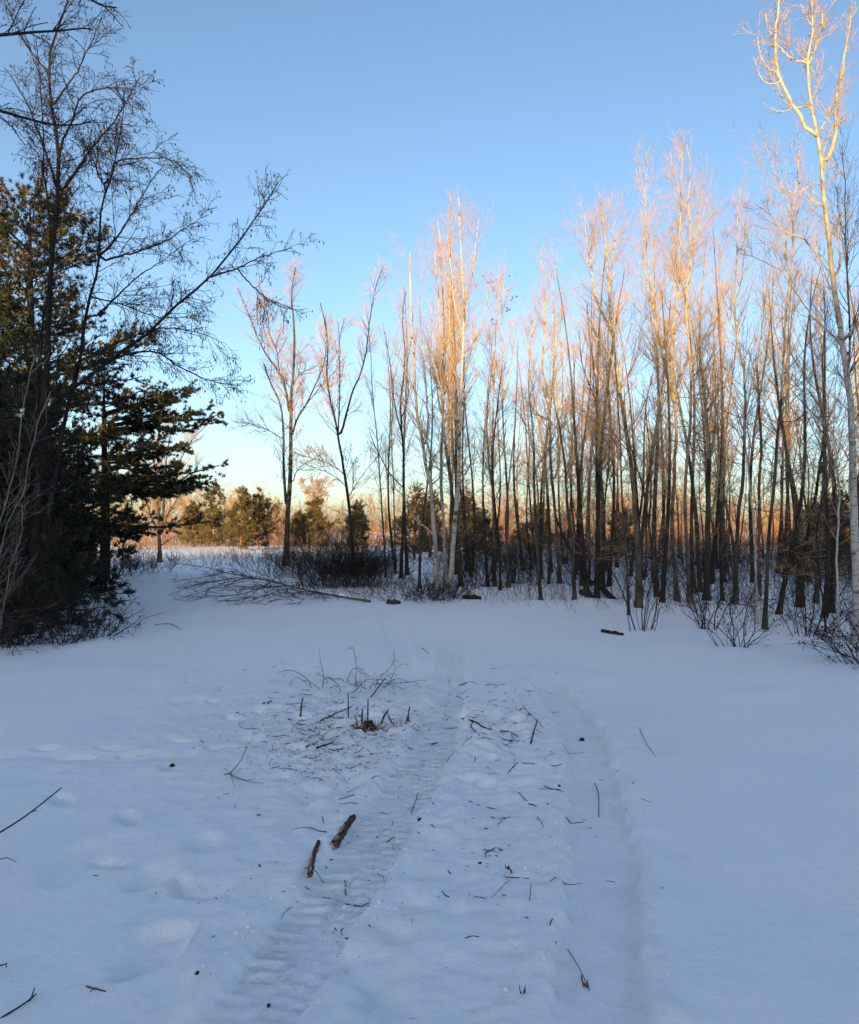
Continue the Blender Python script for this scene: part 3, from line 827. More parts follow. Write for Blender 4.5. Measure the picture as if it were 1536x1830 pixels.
bare_tree('aspen_tree', 'tree', 'largest aspen, cream sunlit top with wide U-curved limbs, at the edge of the picture', 12.2,
    [(1537, 1142), (1534, 1080), (1531, 1007), (1527, 915), (1525, 833), (1523, 750), (1516, 683), (1506, 610), (1496, 550), (1488, 490), (1483, 450), (1476, 383), (1470, 310), (1468, 275), (1462, 241), (1454, 207), (1448, 179), (1446, 138), (1444, 110), (1449, 80), (1454, 48), (1452, 10), (1455, -40)], 36, 2.5,
    [([(1471, 292), (1480, 284), (1489, 264), (1496, 241), (1502, 195), (1505, 156), (1516, 115), (1524, 80), (1534, 34), (1540, -20)], 16, 3, 0.3),
     ([(1461, 240), (1443, 231), (1431, 213), (1415, 193), (1390, 151), (1383, 129), (1377, 92), (1379, 34), (1383, -20)], 14, 3, -0.3),
     ([(1383, 136), (1366, 132), (1353, 115), (1346, 87), (1346, 68)], 6, 2, -0.1),
     ([(1389, 154), (1374, 159), (1362, 156), (1350, 145), (1340, 120)], 5, 1.5, -0.1),
     ([(1415, 194), (1399, 201), (1378, 194), (1366, 182)], 4, 1.5, 0.1),
     ([(1446, 188), (1429, 189), (1417, 181), (1408, 163), (1404, 130)], 7, 2, 0.3),
     ([(1443, 109), (1424, 106), (1408, 90), (1394, 69), (1383, 44), (1378, 10)], 7, 2, 0.2),
     ([(1449, 178), (1462, 160), (1468, 140), (1472, 100)], 5, 1.5, 0.2),
     ([(1445, 118), (1458, 90), (1472, 60), (1480, 30), (1484, 0)], 8, 2.5, 0.2),
     ([(1481, 30), (1466, 24), (1458, 0)], 4, 2, 0.1),
     ([(1459, 235), (1472, 225), (1484, 205), (1496, 175)], 6, 2, 0.2),
     ([(1453, 48), (1444, 30), (1438, 0)], 5, 2, 0.1),
     ([(1484, 488), (1469, 470), (1443, 447), (1426, 432), (1396, 427), (1376, 413), (1353, 393), (1333, 383)], 8, 1.5, -0.4),
     ([(1503, 607), (1479, 593), (1449, 570), (1429, 547), (1399, 510), (1383, 490), (1356, 480), (1329, 467)], 8, 1.5, -0.3),
     ([(1491, 497), (1503, 477), (1507, 440), (1506, 410), (1512, 370)], 9, 2, 0.2),
     ([(1508, 608), (1522, 595), (1536, 580), (1556, 560)], 12, 3, 0.2),
     ([(1472, 330), (1460, 325), (1436, 335), (1416, 330), (1400, 318)], 4, 1.5, 0.3),
     ([(1474, 370), (1458, 350), (1446, 320), (1442, 290)], 6, 1.5, 0.4),
     ([(1520, 715), (1540, 690), (1552, 650)], 7, 2, 0.2),
     ([(1525, 835), (1508, 790), (1492, 760), (1470, 740)], 5, 1.5, 0.3)],
    M_BIRCH, M_TWIG, 31, dens=0.6, L1=(0.25, 0.9), up=0.9, ang=(0.6, 1.2), tmin=0.3, low=6, n2=4.0, n3=2.5, sides=10, L2=(0.12, 0.4), twig_r=0.0026, group=GA)
bare_tree('aspen_tree', 'tree', 'dark slender tree rising behind the top of the largest aspen', 14.5,
    [(1548, 1110), (1540, 980), (1530, 860), (1522, 760), (1516, 680), (1520, 600), (1516, 520), (1512, 420), (1510, 330), (1506, 260)], 16, 1.3,
    [([(1518, 640), (1504, 590), (1496, 530)], 5, 1), ([(1514, 480), (1528, 430), (1536, 380)], 5, 1), ([(1512, 430), (1498, 390), (1490, 340)], 5, 1)],
    M_DARK, M_TWIGD, 32, dens=0.9, L1=(0.5, 1.4), low=10, group=GA)
bare_tree('maple_tree', 'tree', 'many-stemmed bare tree lit orange at the far end of the trail behind dark pine boughs', 42.0,
    [(286, 1006), (285, 975), (284, 940), (283, 900), (281, 850), (283, 790), (286, 740)], 17, 2,
    [([(287, 960), (292, 920), (295, 880), (298, 830), (306, 780), (318, 730)], 10, 1.5),
     ([(290, 955), (302, 920), (322, 890), (340, 862), (362, 830)], 7, 1.2),
     ([(284, 950), (272, 920), (262, 880), (254, 840), (250, 800)], 7, 1.2),
     ([(296, 870), (318, 830), (340, 790), (366, 760)], 5, 1.2),
     ([(283, 880), (266, 850), (240, 830)], 4, 1.2),
     ([(288, 975), (304, 960), (322, 952)], 5, 1.2)],
    M_GREY, M_TWIG, 33, dens=0.7, L1=(0.8, 2.2), up=0.6, tmin=0.3, low=2, twig_r=0.0055, L2=(0.4, 1.0))

# --- the black, catkin-hung alder on the near side
bare_tree('alder_tree', 'tree', 'black multi-stemmed alder hung with catkins, one stem leaning out over the clearing', 12.6,
    [(44, 1140), (52, 1080), (62, 980), (70, 860), (78, 740), (84, 640), (91, 475), (104, 352), (105, 264), (93, 193), (86, 130), (92, 85), (104, 50), (122, 0), (130, -40)], 22, 2.5,
    [([(60, 1120), (70, 1000), (90, 850), (110, 730), (130, 640), (142, 545), (155, 492), (162, 440), (163, 369), (172, 316), (183, 281), (193, 225), (200, 176), (201, 130)], 14, 2, 0.5),
     ([(52, 1140), (40, 1000), (44, 860), (68, 770), (92, 738), (131, 705), (184, 666), (230, 633), (279, 600), (316, 562), (380, 510), (415, 471), (464, 411), (492, 366), (505, 345)], 16, 2, -0.4),
     ([(380, 510), (405, 498), (429, 489), (468, 468), (500, 455), (525, 448)], 5, 1.2, 0.2),
     ([(429, 489), (460, 520), (500, 548), (530, 552)], 3.5, 1.2, 0.3),
     ([(120, 690), (131, 645), (170, 630), (211, 612), (281, 590), (334, 594), (380, 606), (405, 620)], 7, 1.2, -0.5),
     ([(184, 668), (210, 645), (262, 631), (289, 634), (328, 659), (377, 679), (425, 686)], 6, 1.2, 0.4),
     ([(107, 348), (134, 299), (155, 260), (183, 218), (197, 197), (218, 148), (236, 109)], 7, 1.4, 0.4),
     ([(103, 340), (79, 271), (53, 211), (42, 183), (14, 134), (-10, 100)], 7, 1.4, 0.3),
     ([(106, 264), (134, 225), (150, 192), (175, 180), (200, 178), (246, 185), (274, 197)], 6, 1.2, -0.5),
     ([(165, 443), (204, 404), (246, 345), (274, 309), (295, 290)], 6, 1.2, -0.3),
     ([(164, 454), (225, 432), (274, 408), (327, 366), (350, 350)], 6, 1.2, 0.4),
     ([(155, 560), (190, 515), (225, 470), (260, 440), (300, 400)], 5, 1.2, 0.6),
     ([(170, 316), (150, 280), (140, 240), (120, 215)], 4, 1.2, 0.3),
     ([(176, 300), (190, 265), (240, 258), (290, 260), (325, 290)], 4.5, 1.2, 0.1),
     ([(163, 420), (130, 390), (100, 360), (70, 340), (40, 320)], 4, 1.2, 0.6),
     ([(70, 860), (60, 700), (62, 560), (72, 470), (60, 340), (48, 270), (44, 200), (30, 90), (22, 20)], 9, 1.8, 0.8),
     ([(46, 250), (38, 300), (10, 350), (-20, 370)], 4, 1.2, 0.2),
     ([(93, 190), (130, 120), (150, 60), (165, 10), (172, -20)], 5, 1.4, 0.4),
     ([(87, 130), (62, 100), (40, 60), (20, 0)], 4.5, 1.4, -0.4),
     ([(145, 520), (200, 530), (260, 548), (330, 540)], 4, 1.2, 0.5)],
    M_ALDER, M_ALDER, 40, dens=1.15, L1=(0.5, 1.35), up=0.15, ang=(0.5, 1.1), tmin=0.45, low=10, n2=4.6, n3=3.0, twig_r=0.003, L2=(0.16, 0.45), wig=0.16, grav=0.7, catkins=3600, sides=8)
for i, (pts, lab) in enumerate([
        ([(-30, 1160), (0, 993), (20, 920), (43, 880), (52, 820), (66, 764), (90, 700)], 'pale dead stem leaning in front of the dark pine, nearest the alder'),
        ([(-60, 1170), (-20, 1010), (10, 900), (28, 830), (40, 740), (60, 640)], 'pale dead stem standing behind the leaning one at the picture edge'),
        ([(-10, 1150), (14, 1040), (22, 1000), (40, 950), (38, 900)], 'short broken pale stem at the foot of the dark pine')]):
    bare_tree('dead_sapling', 'dead sapling', lab, 9.6 + 0.5 * i, pts, 7, 2, (), M_PALESTEM, M_PALESTEM, 60 + i, dens=0.7, L1=(0.3, 0.8), up=0.4, tmin=0.2, low=4, n2=2.0, n3=1.0, twig_r=0.0025, group='pale dead stems beside the dark pine')

# ------------------------------------------------------------------ slender trees filling the grove (shared meshes, each its own object)
def variant_tree(H, seed, bark_mat, twig_mat, r0, dens=1.0):
    rng = np.random.RandomState(seed)
    K = 22
    t = np.linspace(0, 1, K)
    bend = rng.uniform(-0.5, 0.5, 2)
    P = np.stack([bend[0] * t ** 2 + 0.10 * np.sin(t * rng.uniform(3, 7) + rng.uniform(0, 6)), bend[1] * t ** 2 + 0.10 * np.sin(t * rng.uniform(3, 7) + rng.uniform(0, 6)), t * H], 1)
    P[:, :2] -= P[0, :2]
    P[:, 2] -= 0.12
    R = r0 * (1 - t) ** 0.85 + 0.006
    R *= 1 + 0.8 * np.exp(-t * 38)
    e = bpy.data.objects.new('slender_aspen', None)
    g = Geo()
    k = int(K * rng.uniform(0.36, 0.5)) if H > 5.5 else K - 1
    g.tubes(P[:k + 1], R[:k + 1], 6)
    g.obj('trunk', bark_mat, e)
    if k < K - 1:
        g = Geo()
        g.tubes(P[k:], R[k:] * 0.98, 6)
        g.obj('upper_trunk', M_CREAM if bark_mat is M_GREY else M_ASPEN, e)  # paler bark from here up, painting in the sunlit top
    P, R = P[None], R[None]
    A, B = grow(P, R, int(H * 3.4 * dens), 0.38, 0.98, (0.6, 1.7), (0.4, 0.85), 0.9, 0.06, 7, rng)
    A2, B2 = grow(P, R, int(H * 2.2), 0.10, 0.5, (0.3, 1.0), (0.9, 1.5), 0.25, 0.16, 7, rng, rfac=0.3, slender=0.007, shrink=0.1)
    A, B = np.vstack([A, A2]), np.vstack([B, B2])
    g = Geo()
    g.tubes(A, B, 4)
    C, D = grow(A, B, int(len(A) * 4), 0.15, 0.97, (0.2, 0.7), (0.45, 1.0), 0.5, 0.10, 5, rng, rmin=0.0024)
    g.tubes(C, D, 3)
    E, F = grow(C, D, int(len(C) * 1.8), 0.15, 0.98, (0.1, 0.38), (0.4, 1.0), 0.2, 0.12, 3, rng, rmin=0.0022)
    g.tubes(E, F, 3)
    g.obj('crown', twig_mat, e)
    return e

def skyline(px):
    return np.interp(px, [640, 690, 730, 800, 860, 900, 960, 1000, 1060, 1130, 1220, 1300, 1330, 1400, 1536, 1700],
                     [640, 600, 470, 380, 470, 560, 500, 530, 380, 370, 300, 360, 360, 350, 250, 250])

def fill_grove():
    rng = np.random.RandomState(77)
    protos = [(variant_tree(7.5, 201, M_GREY, M_TWIG, 0.042), 7.5), (variant_tree(6.5, 202, M_DARK, M_TWIGD, 0.04), 6.5), (variant_tree(8.5, 203, M_GREY, M_TWIG, 0.05), 8.5),
              (variant_tree(5.0, 204, M_DARK, M_TWIGD, 0.026), 5.0), (variant_tree(7.0, 205, M_DARK, M_TWIG, 0.046), 7.0), (variant_tree(5.8, 206, M_GREY, M_TWIG, 0.034), 5.8),
              (variant_tree(4.2, 207, M_DARK, M_TWIGD, 0.022), 4.2), (variant_tree(9.5, 208, M_DARK, M_TWIG, 0.055), 9.5)]
    spots = []
    tries = 0
    while len(spots) < 112 and tries < 20000:
        tries += 1
        d = 14 + 34 * rng.uniform(0, 1) ** 0.9
        px = rng.uniform(850, 1620)
        X = (px - CX) / FPX * d
        if d < edge_of_grove(X) + 1.2:
            continue
        if px < 930 and d > 30:
            continue
        if any((X - a) ** 2 + (d - b) ** 2 < 0.25 for a, b, _ in spots):
            continue
        spots.append((X, d, px))
    anchors = [(886, 'leaf-clad aspen'), (960, 'kinked aspen'), (998, 'two-stemmed golden aspen'), (1022, 'slanting mottled aspen'), (1070, 'straight dark-trunked aspen'), (1135, 'big leaning aspen'), (1206, 'V-forked aspen'),
               (1232, 'straight golden aspen'), (1265, 'thickest rough trunk'), (1318, 'curving mottled aspen'), (1358, 'red-barked trunk'), (1440, 'slanting dark trunk'), (1498, 'white-ringed birch'), (1535, 'largest aspen')]
    looks = ['grey', 'dark', 'lanky grey', 'blackish', 'brown-black', 'mouse-grey', 'whip-thin black', 'lanky dark']
    seen = {}
    for k, (X, d, px) in enumerate(spots):
        lim = EYE + (HZ - skyline(px) - rng.uniform(10, 120)) / FPX * d
        order = rng.permutation(len(protos))
        pick = order[0]
        for q in order:
            if 0.72 <= lim / protos[q][1] <= 1.35:
                pick = q
                break
        pr, H = protos[pick]
        s = min(lim / H, 1.25) * rng.uniform(0.75, 1.0)
        anc = min(anchors, key=lambda q: abs(q[0] - px))[1]
        hgt = H * s
        off = px - min(anchors, key=lambda q: abs(q[0] - px))[0]
        lab = '%s %s tree standing %s behind the %s' % ('short' if hgt < 4.5 else 'mid-height' if hgt < 6.5 else 'tall', looks[pick], 'close' if d < 19 else 'a little way' if d < 23 else 'well' if d < 28 else 'far' if d < 36 else 'farthest', anc)
        if lab in seen:
            lab += ', field side' if off < 0 else ', off side'
        if lab in seen:
            lab = lab.replace(' tree', ' leaner tree') if k % 2 else lab.replace(' tree', ' straight tree')
        if lab in seen:
            lab = lab.replace(' tree', ' forking tree') if ' forking' not in lab else lab.replace('forking', 'twiggy')
        seen[lab] = 1
        copy_tree(pr, (X, d, ZAT(X, d)), rng.uniform(0, 6.28), (max(min(s * 1.05, 1.2), 0.6), s), lab, 'slender trees filling the grove')
    mids = [(850, 'white trio'), (735, 'crooked dark-barked tree'), (690, 'pale young aspen'), (812, 'sunlit aspen of the white trio'), (895, 'leaf-clad aspen')]
    n0 = 0
    while n0 < 13:
        px, d = rng.uniform(668, 930), rng.uniform(21.5, 33)
        X = (px - CX) / FPX * d
        lim = EYE + (HZ - skyline(px) - rng.uniform(0, 130)) / FPX * d
        pick = rng.choice([0, 1, 2, 4, 5, 7])
        pr, H = protos[pick]
        s = min(lim / H, 1.3)
        if s < 0.6:
            continue
        lab = '%s %s tree standing %s by the %s' % ('low' if s * H < 6.5 else 'medium' if s * H < 8 else 'tall', looks[pick], 'close' if d < 25 else 'beyond and' if d < 29 else 'far beyond', min(mids, key=lambda q: abs(q[0] - px))[1])
        while lab in seen:
            lab = lab.replace(' tree', ' slim tree') if ' slim' not in lab else lab.replace('slim', 'slim bare') if 'bare' not in lab else lab + ' again'
        seen[lab] = 1
        copy_tree(pr, (X, d, ZAT(X, d)), rng.uniform(0, 6.28), (max(min(s, 1.1), 0.6), s), lab, 'slender trees filling the grove')
        n0 += 1
    for pr, H in protos:            # the patterns were never placed themselves
        for ch in list(pr.children):
            bpy.data.objects.remove(ch)
        bpy.data.objects.remove(pr)
proto_tag = None
_orig_copy = copy_tree
def copy_tree(o, loc, rz, sc, label, group):
    r = _orig_copy(o, loc, rz, sc, label, group)
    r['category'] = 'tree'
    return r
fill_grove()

# ------------------------------------------------------------------ pines
def pine(name, label, base, H, r0, boughs, seed, mat=M_NEEDLE, bl=(0.35, 1.0), nb=13, tufts=5, needles=11, nl=(0.09, 0.15), nw=0.016, group=None, bend=(0, 0), gold=0.15, bark_mat=M_DARK, sag=0.25, flat=0.35, lift=0.35):
    """boughs: list of (height, azimuth, length, elevation)"""
    rng = np.random.RandomState(seed)
    z = ZAT(base[0], base[1])
    e = thing(name, (base[0], base[1], z), label, 'tree', group)
    t = np.linspace(0, 1, 18)
    P0 = np.stack([bend[0] * t ** 2 + 0.05 * np.sin(5 * t + seed), bend[1] * t ** 2, -0.15 + t * (H + 0.1)], 1)
    R0 = r0 * (1 - t) ** 0.9 + 0.012
    g = Geo()
    g.tubes(P0, R0, 8)
    g.obj('trunk', bark_mat, e)
    hs = np.array([b[0] for b in boughs]); az = np.array([b[1] for b in boughs]); ln = np.array([b[2] for b in boughs]); el = np.array([b[3] for b in boughs])
    n, K = len(boughs), 8
    s = np.linspace(0, 1, K)
    start = np.stack([np.interp(hs, P0[:, 2], P0[:, 0]), np.interp(hs, P0[:, 2], P0[:, 1]), hs], 1)
    dirh = np.stack([np.cos(az), np.sin(az)], 1)
    PB = np.zeros((n, K, 3))
    for k in range(K):
        PB[:, k, :2] = start[:, :2] + dirh * (ln * np.cos(el) * s[k])[:, None]
        PB[:, k, 2] = start[:, 2] + ln * (np.sin(el) * s[k] + sag * (s[k] ** 2.2 - s[k]) * 0.5)
    PB[:, 1:] += rng.normal(size=(n, K - 1, 3)) * 0.03 * ln[:, None, None] * 0.5
    RB = np.maximum(0.012 * ln, 0.008)[:, None] * (1 - 0.8 * s)[None] + 0.003
    g = Geo()
    g.tubes(PB, RB, 4, tone=0.0)
    nbl = int(n * nb)
    A, B = grow(PB, RB, nbl, 0.22, 1.0, bl, (0.35, 1.05), lift, 0.10, 6, rng, side=flat, shrink=0.45, rtip=0.002, rmin=0.0025)
    g.tubes(A[:, [0, 2, 5]], B[:, [0, 2, 5]], 3, tone=0.0)
    g.obj('branches', bark_mat, e)['kind'] = 'stuff'
    # needle tufts along the branchlets and round each tip
    f = rng.uniform(0.25, 1.0, (nbl, tufts)) ** 0.7
    f[:, 0] = 1.0
    ii = np.minimum((f * 5).astype(int), 4)
    w = (f * 5 - ii)[..., None]
    r_ = np.arange(nbl)[:, None]
    pos = (A[r_, ii] * (1 - w) + A[r_, ii + 1] * w).reshape(-1, 3)
    T = norm(A[r_, ii + 1] - A[r_, ii]).reshape(-1, 3)
    m = len(pos)
    D = norm(T[:, None, :] * 0.55 + norm(rng.normal(size=(m, needles, 3))) * 0.8 + np.array([0, 0, 0.28]))
    L = rng.uniform(nl[0], nl[1], (m, needles))[..., None]
    side = norm(np.cross(D, rng.normal(size=(m, needles, 3)))) * nw * 0.5
    b0 = pos[:, None, :] + rng.normal(size=(m, needles, 3)) * 0.015
    V = np.stack([b0 - side, b0 + side, b0 + D * L], 2).reshape(-1, 3)
    tone = rng.uniform(0, 0.75, m) * 0.8 + 0.1
    gsel = rng.uniform(size=m) < gold
    tone[gsel] = rng.uniform(0.75, 1.0, gsel.sum())
    g = Geo()
    g.add(V, t=np.arange(m * needles * 3).reshape(-1, 3), tone=np.repeat(tone, needles * 3))
    g.obj('foliage', mat, e, smooth=False)
    return e

def whorls(H, h0, dh, per, Lfun, elfun, rng, var=(0.7, 1.15)):
    out = []
    h = h0
    while h < H - 0.1:
        a0 = rng.uniform(0, 6.28)
        for k in range(per):
            a = a0 + k * 2 * pi / per + rng.normal() * 0.25
            t = (h - h0) / (H - h0)
            L = Lfun(t) * rng.uniform(*var)
            out.append((h + rng.uniform(-0.12, 0.12), a, max(L, 0.15), elfun(t) + rng.normal() * 0.08))
        h += dh * rng.uniform(0.8, 1.2)
    out.append((H - 0.05, 0, 0.35, 1.3))
    return out

rngp = np.random.RandomState(11)
# big white pine at the dark side
b = at(48, 1047, 24.0)
W = whorls(11.6, 1.6, 0.50, 6, lambda t: 4.7 * (1 - t) ** 0.6 * (0.85 + 0.3 * sin(t * 17)) + 0.5, lambda t: 0.05 + 0.7 * t, rngp)
pine('pine_tree', 'big dark white pine with sun on its upper crown, behind the black alder', (b[0], 24.0), 11.7, 0.30, W, 301, bl=(0.3, 1.25), nb=24, tufts=6, needles=10, nl=(0.08, 0.17), nw=0.026, gold=0.45)
# the wide-layered pine whose shelves reach over the field
b = at(185, 1035, 27.0)
def shelf(px, py, base_h_px):
    tip = at(px, py, 27.0)
    h = at(0, base_h_px, 27.0)[2]
    dx = tip[0] - b[0]
    return (h, rngp.normal() * 0.12, abs(dx), math.atan2(tip[2] - h, abs(dx)))
W = whorls(7.4, 0.9, 0.62, 5, lambda t: 0.9 * (1 - t) ** 0.5 + 0.3, lambda t: 0.02 + 0.35 * t, rngp)
for (px, py, hp) in [(345, 690, 740), (405, 738, 770), (390, 745, 775), (330, 715, 760), (300, 740, 770), (372, 728, 768), (340, 800, 815), (300, 808, 825), (280, 815, 830), (320, 822, 836), (395, 858, 868), (375, 870, 880), (340, 880, 880), (300, 868, 880), (360, 850, 866),
                     (280, 960, 952), (240, 700, 730), (260, 760, 778), (320, 700, 745)]:
    for q in range(2):
        hh = shelf(px + rngp.normal() * 8, py + rngp.normal() * 5, hp)
        W.append((hh[0], hh[1] + rngp.normal() * 0.22, hh[2], hh[3]))
pine('pine_tree', 'dark pine with flat wide needle shelves reaching over the field beside orange-lit stems', (b[0], 27.0), 7.4, 0.2, W, 302, bl=(0.25, 0.65), nb=17, tufts=5, needles=10, nl=(0.08, 0.13), nw=0.026, gold=0.06, sag=0.10, flat=0.06, lift=0.05)
# dark low spruces closing the side
for k, (px, d, H, lab) in enumerate([(-60, 20.0, 9.5, 'dark pine mostly outside the picture behind the pale dead stems'), (50, 21.5, 4.6, 'low dark pine filling the gap under the big white pine'), (10, 17.5, 5.5, 'dark young pine behind the alder foot'), (70, 15.5, 3.4, 'squat dark pine behind the alder stems'), (-30, 13.8, 4.2, 'black pine cut by the picture edge beside the alder')]):
    b = at(px, 1050, d)
    W = whorls(H, 0.35, 0.38, 6, lambda t: min(2.1, 0.36 * H) * (1 - t) ** 0.75 + 0.25, lambda t: 0.0 + 0.5 * t, rngp)
    pine('pine_tree', lab, (b[0], d), H, 0.12, W, 310 + k, bl=(0.3, 0.8), nb=9, tufts=5, needles=7, nl=(0.10, 0.2), nw=0.036, gold=0.02)
# low dark pine bough brush by the snow edge
b = at(30, 1120, 12.6)
W = whorls(1.5, 0.15, 0.25, 6, lambda t: 1.25 * (1 - t) ** 0.5 + 0.2, lambda t: 0.05 + 0.5 * t, rngp)
pine('pine_sapling', 'low bushy pine sapling at the foot of the alder beside the snow', (b[0], 12.6), 1.6, 0.04, W, 320, bl=(0.2, 0.5), nb=9, tufts=5, needles=10, nw=0.010, gold=0.02)
# sunlit young pines in the field
GP = 'young pines in the sunlit field'
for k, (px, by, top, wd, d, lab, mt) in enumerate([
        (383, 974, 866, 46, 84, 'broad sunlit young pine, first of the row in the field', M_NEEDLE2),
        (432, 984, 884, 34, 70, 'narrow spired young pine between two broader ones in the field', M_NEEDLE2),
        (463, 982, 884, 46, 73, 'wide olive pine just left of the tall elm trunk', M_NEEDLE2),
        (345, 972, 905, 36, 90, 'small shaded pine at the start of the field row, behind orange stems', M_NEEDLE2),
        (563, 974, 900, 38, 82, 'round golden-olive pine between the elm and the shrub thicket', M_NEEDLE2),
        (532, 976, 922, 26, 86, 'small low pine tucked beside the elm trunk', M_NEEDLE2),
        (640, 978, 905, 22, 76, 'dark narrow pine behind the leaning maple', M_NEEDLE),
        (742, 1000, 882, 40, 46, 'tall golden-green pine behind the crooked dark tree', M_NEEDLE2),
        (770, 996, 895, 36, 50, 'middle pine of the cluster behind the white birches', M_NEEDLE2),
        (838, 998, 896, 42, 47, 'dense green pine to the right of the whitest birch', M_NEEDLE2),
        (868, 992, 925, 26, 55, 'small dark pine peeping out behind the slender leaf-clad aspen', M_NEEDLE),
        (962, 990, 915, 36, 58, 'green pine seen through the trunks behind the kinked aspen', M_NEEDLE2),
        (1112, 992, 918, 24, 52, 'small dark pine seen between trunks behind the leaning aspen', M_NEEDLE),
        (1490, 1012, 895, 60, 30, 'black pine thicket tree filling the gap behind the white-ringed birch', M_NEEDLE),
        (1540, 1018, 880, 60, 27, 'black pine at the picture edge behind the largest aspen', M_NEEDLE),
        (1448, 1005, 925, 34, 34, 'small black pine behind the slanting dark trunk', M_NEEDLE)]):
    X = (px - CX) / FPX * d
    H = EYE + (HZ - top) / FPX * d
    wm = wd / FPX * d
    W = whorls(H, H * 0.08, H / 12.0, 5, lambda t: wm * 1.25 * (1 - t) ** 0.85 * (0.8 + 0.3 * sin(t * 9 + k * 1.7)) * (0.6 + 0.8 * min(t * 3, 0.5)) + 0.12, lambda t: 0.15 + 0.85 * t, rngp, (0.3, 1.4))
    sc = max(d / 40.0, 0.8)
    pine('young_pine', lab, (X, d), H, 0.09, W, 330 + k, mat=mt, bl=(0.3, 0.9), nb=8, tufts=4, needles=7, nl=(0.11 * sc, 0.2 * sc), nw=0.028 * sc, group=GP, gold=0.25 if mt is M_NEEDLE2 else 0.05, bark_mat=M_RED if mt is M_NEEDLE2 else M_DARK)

# ------------------------------------------------------------------ far wood edge: one mass of bare sunlit trees
def far_wood():
    rng = np.random.RandomState(8)
    g = Geo()
    n = 860
    X = rng.uniform(-95, 105, n)
    Y = rng.uniform(93, 128, n)
    H = (rng.uniform(5.8, 8.8, n) + (Y - 93) * 0.03) * (0.85 + 0.22 * noise2(X / 9.0, Y / 30.0, 3))
    H = np.where(X > 45, H * 0.85, H)
    base = np.stack([X, Y, np.full(n, -0.3)], 1)
    t = np.linspace(0, 1, 5)
    P = np.zeros((n, 5, 3))
    lean = rng.normal(size=(n, 2)) * 0.35
    for k in range(5):
        P[:, k, :2] = base[:, :2] + lean * t[k] ** 2
        P[:, k, 2] = base[:, 2] + H * t[k]
    R = (0.05 + 0.03 * rng.uniform(size=n))[:, None] * (1 - 0.85 * t)[None]
    g.tubes(P, R, 3)
    A, B = grow(P, R, n * 15, 0.05, 0.97, (0.9, 2.4), (0.35, 1.0), 0.7, 0.18, 3, rng, rtip=0.012, rmin=0.014, slender=0.014)
    g.tubes(A, B, 3)
    C, D = grow(A, B, n * 34, 0.15, 1.0, (0.6, 1.6), (0.4, 1.0), 0.5, 0.14, 2, rng, rtip=0.018, rmin=0.024, slender=0.02)
    g.tubes(C, D, 3)
    # brushy hem along the foot
    m = 7000
    q = np.stack([rng.uniform(-95, 105, m), rng.uniform(89, 100, m), np.full(m, -0.1)], 1)
    h = rng.uniform(0.5, 2.9, m)
    tip = q + np.stack([rng.normal(size=m) * 0.3, rng.normal(size=m) * 0.3, h], 1)
    g.tubes(np.stack([q, (q + tip) / 2 + rng.normal(size=(m, 3)) * 0.05, tip], 1), np.tile([0.024, 0.020, 0.012], (m, 1)), 3)
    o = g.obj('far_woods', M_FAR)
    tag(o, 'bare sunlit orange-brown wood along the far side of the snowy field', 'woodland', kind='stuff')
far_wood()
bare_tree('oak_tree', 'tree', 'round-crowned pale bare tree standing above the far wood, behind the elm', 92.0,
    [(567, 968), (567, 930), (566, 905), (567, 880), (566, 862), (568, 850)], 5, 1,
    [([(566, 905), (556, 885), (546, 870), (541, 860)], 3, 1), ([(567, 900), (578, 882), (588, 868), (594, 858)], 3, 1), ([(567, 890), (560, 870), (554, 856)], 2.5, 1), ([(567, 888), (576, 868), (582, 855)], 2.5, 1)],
    M_FAR, M_FAR, 95, dens=0.9, L1=(0.9, 2.0), up=0.3, tmin=0.4, low=0, twig_r=0.011, L2=(0.4, 1.0), n2=5, n3=3)

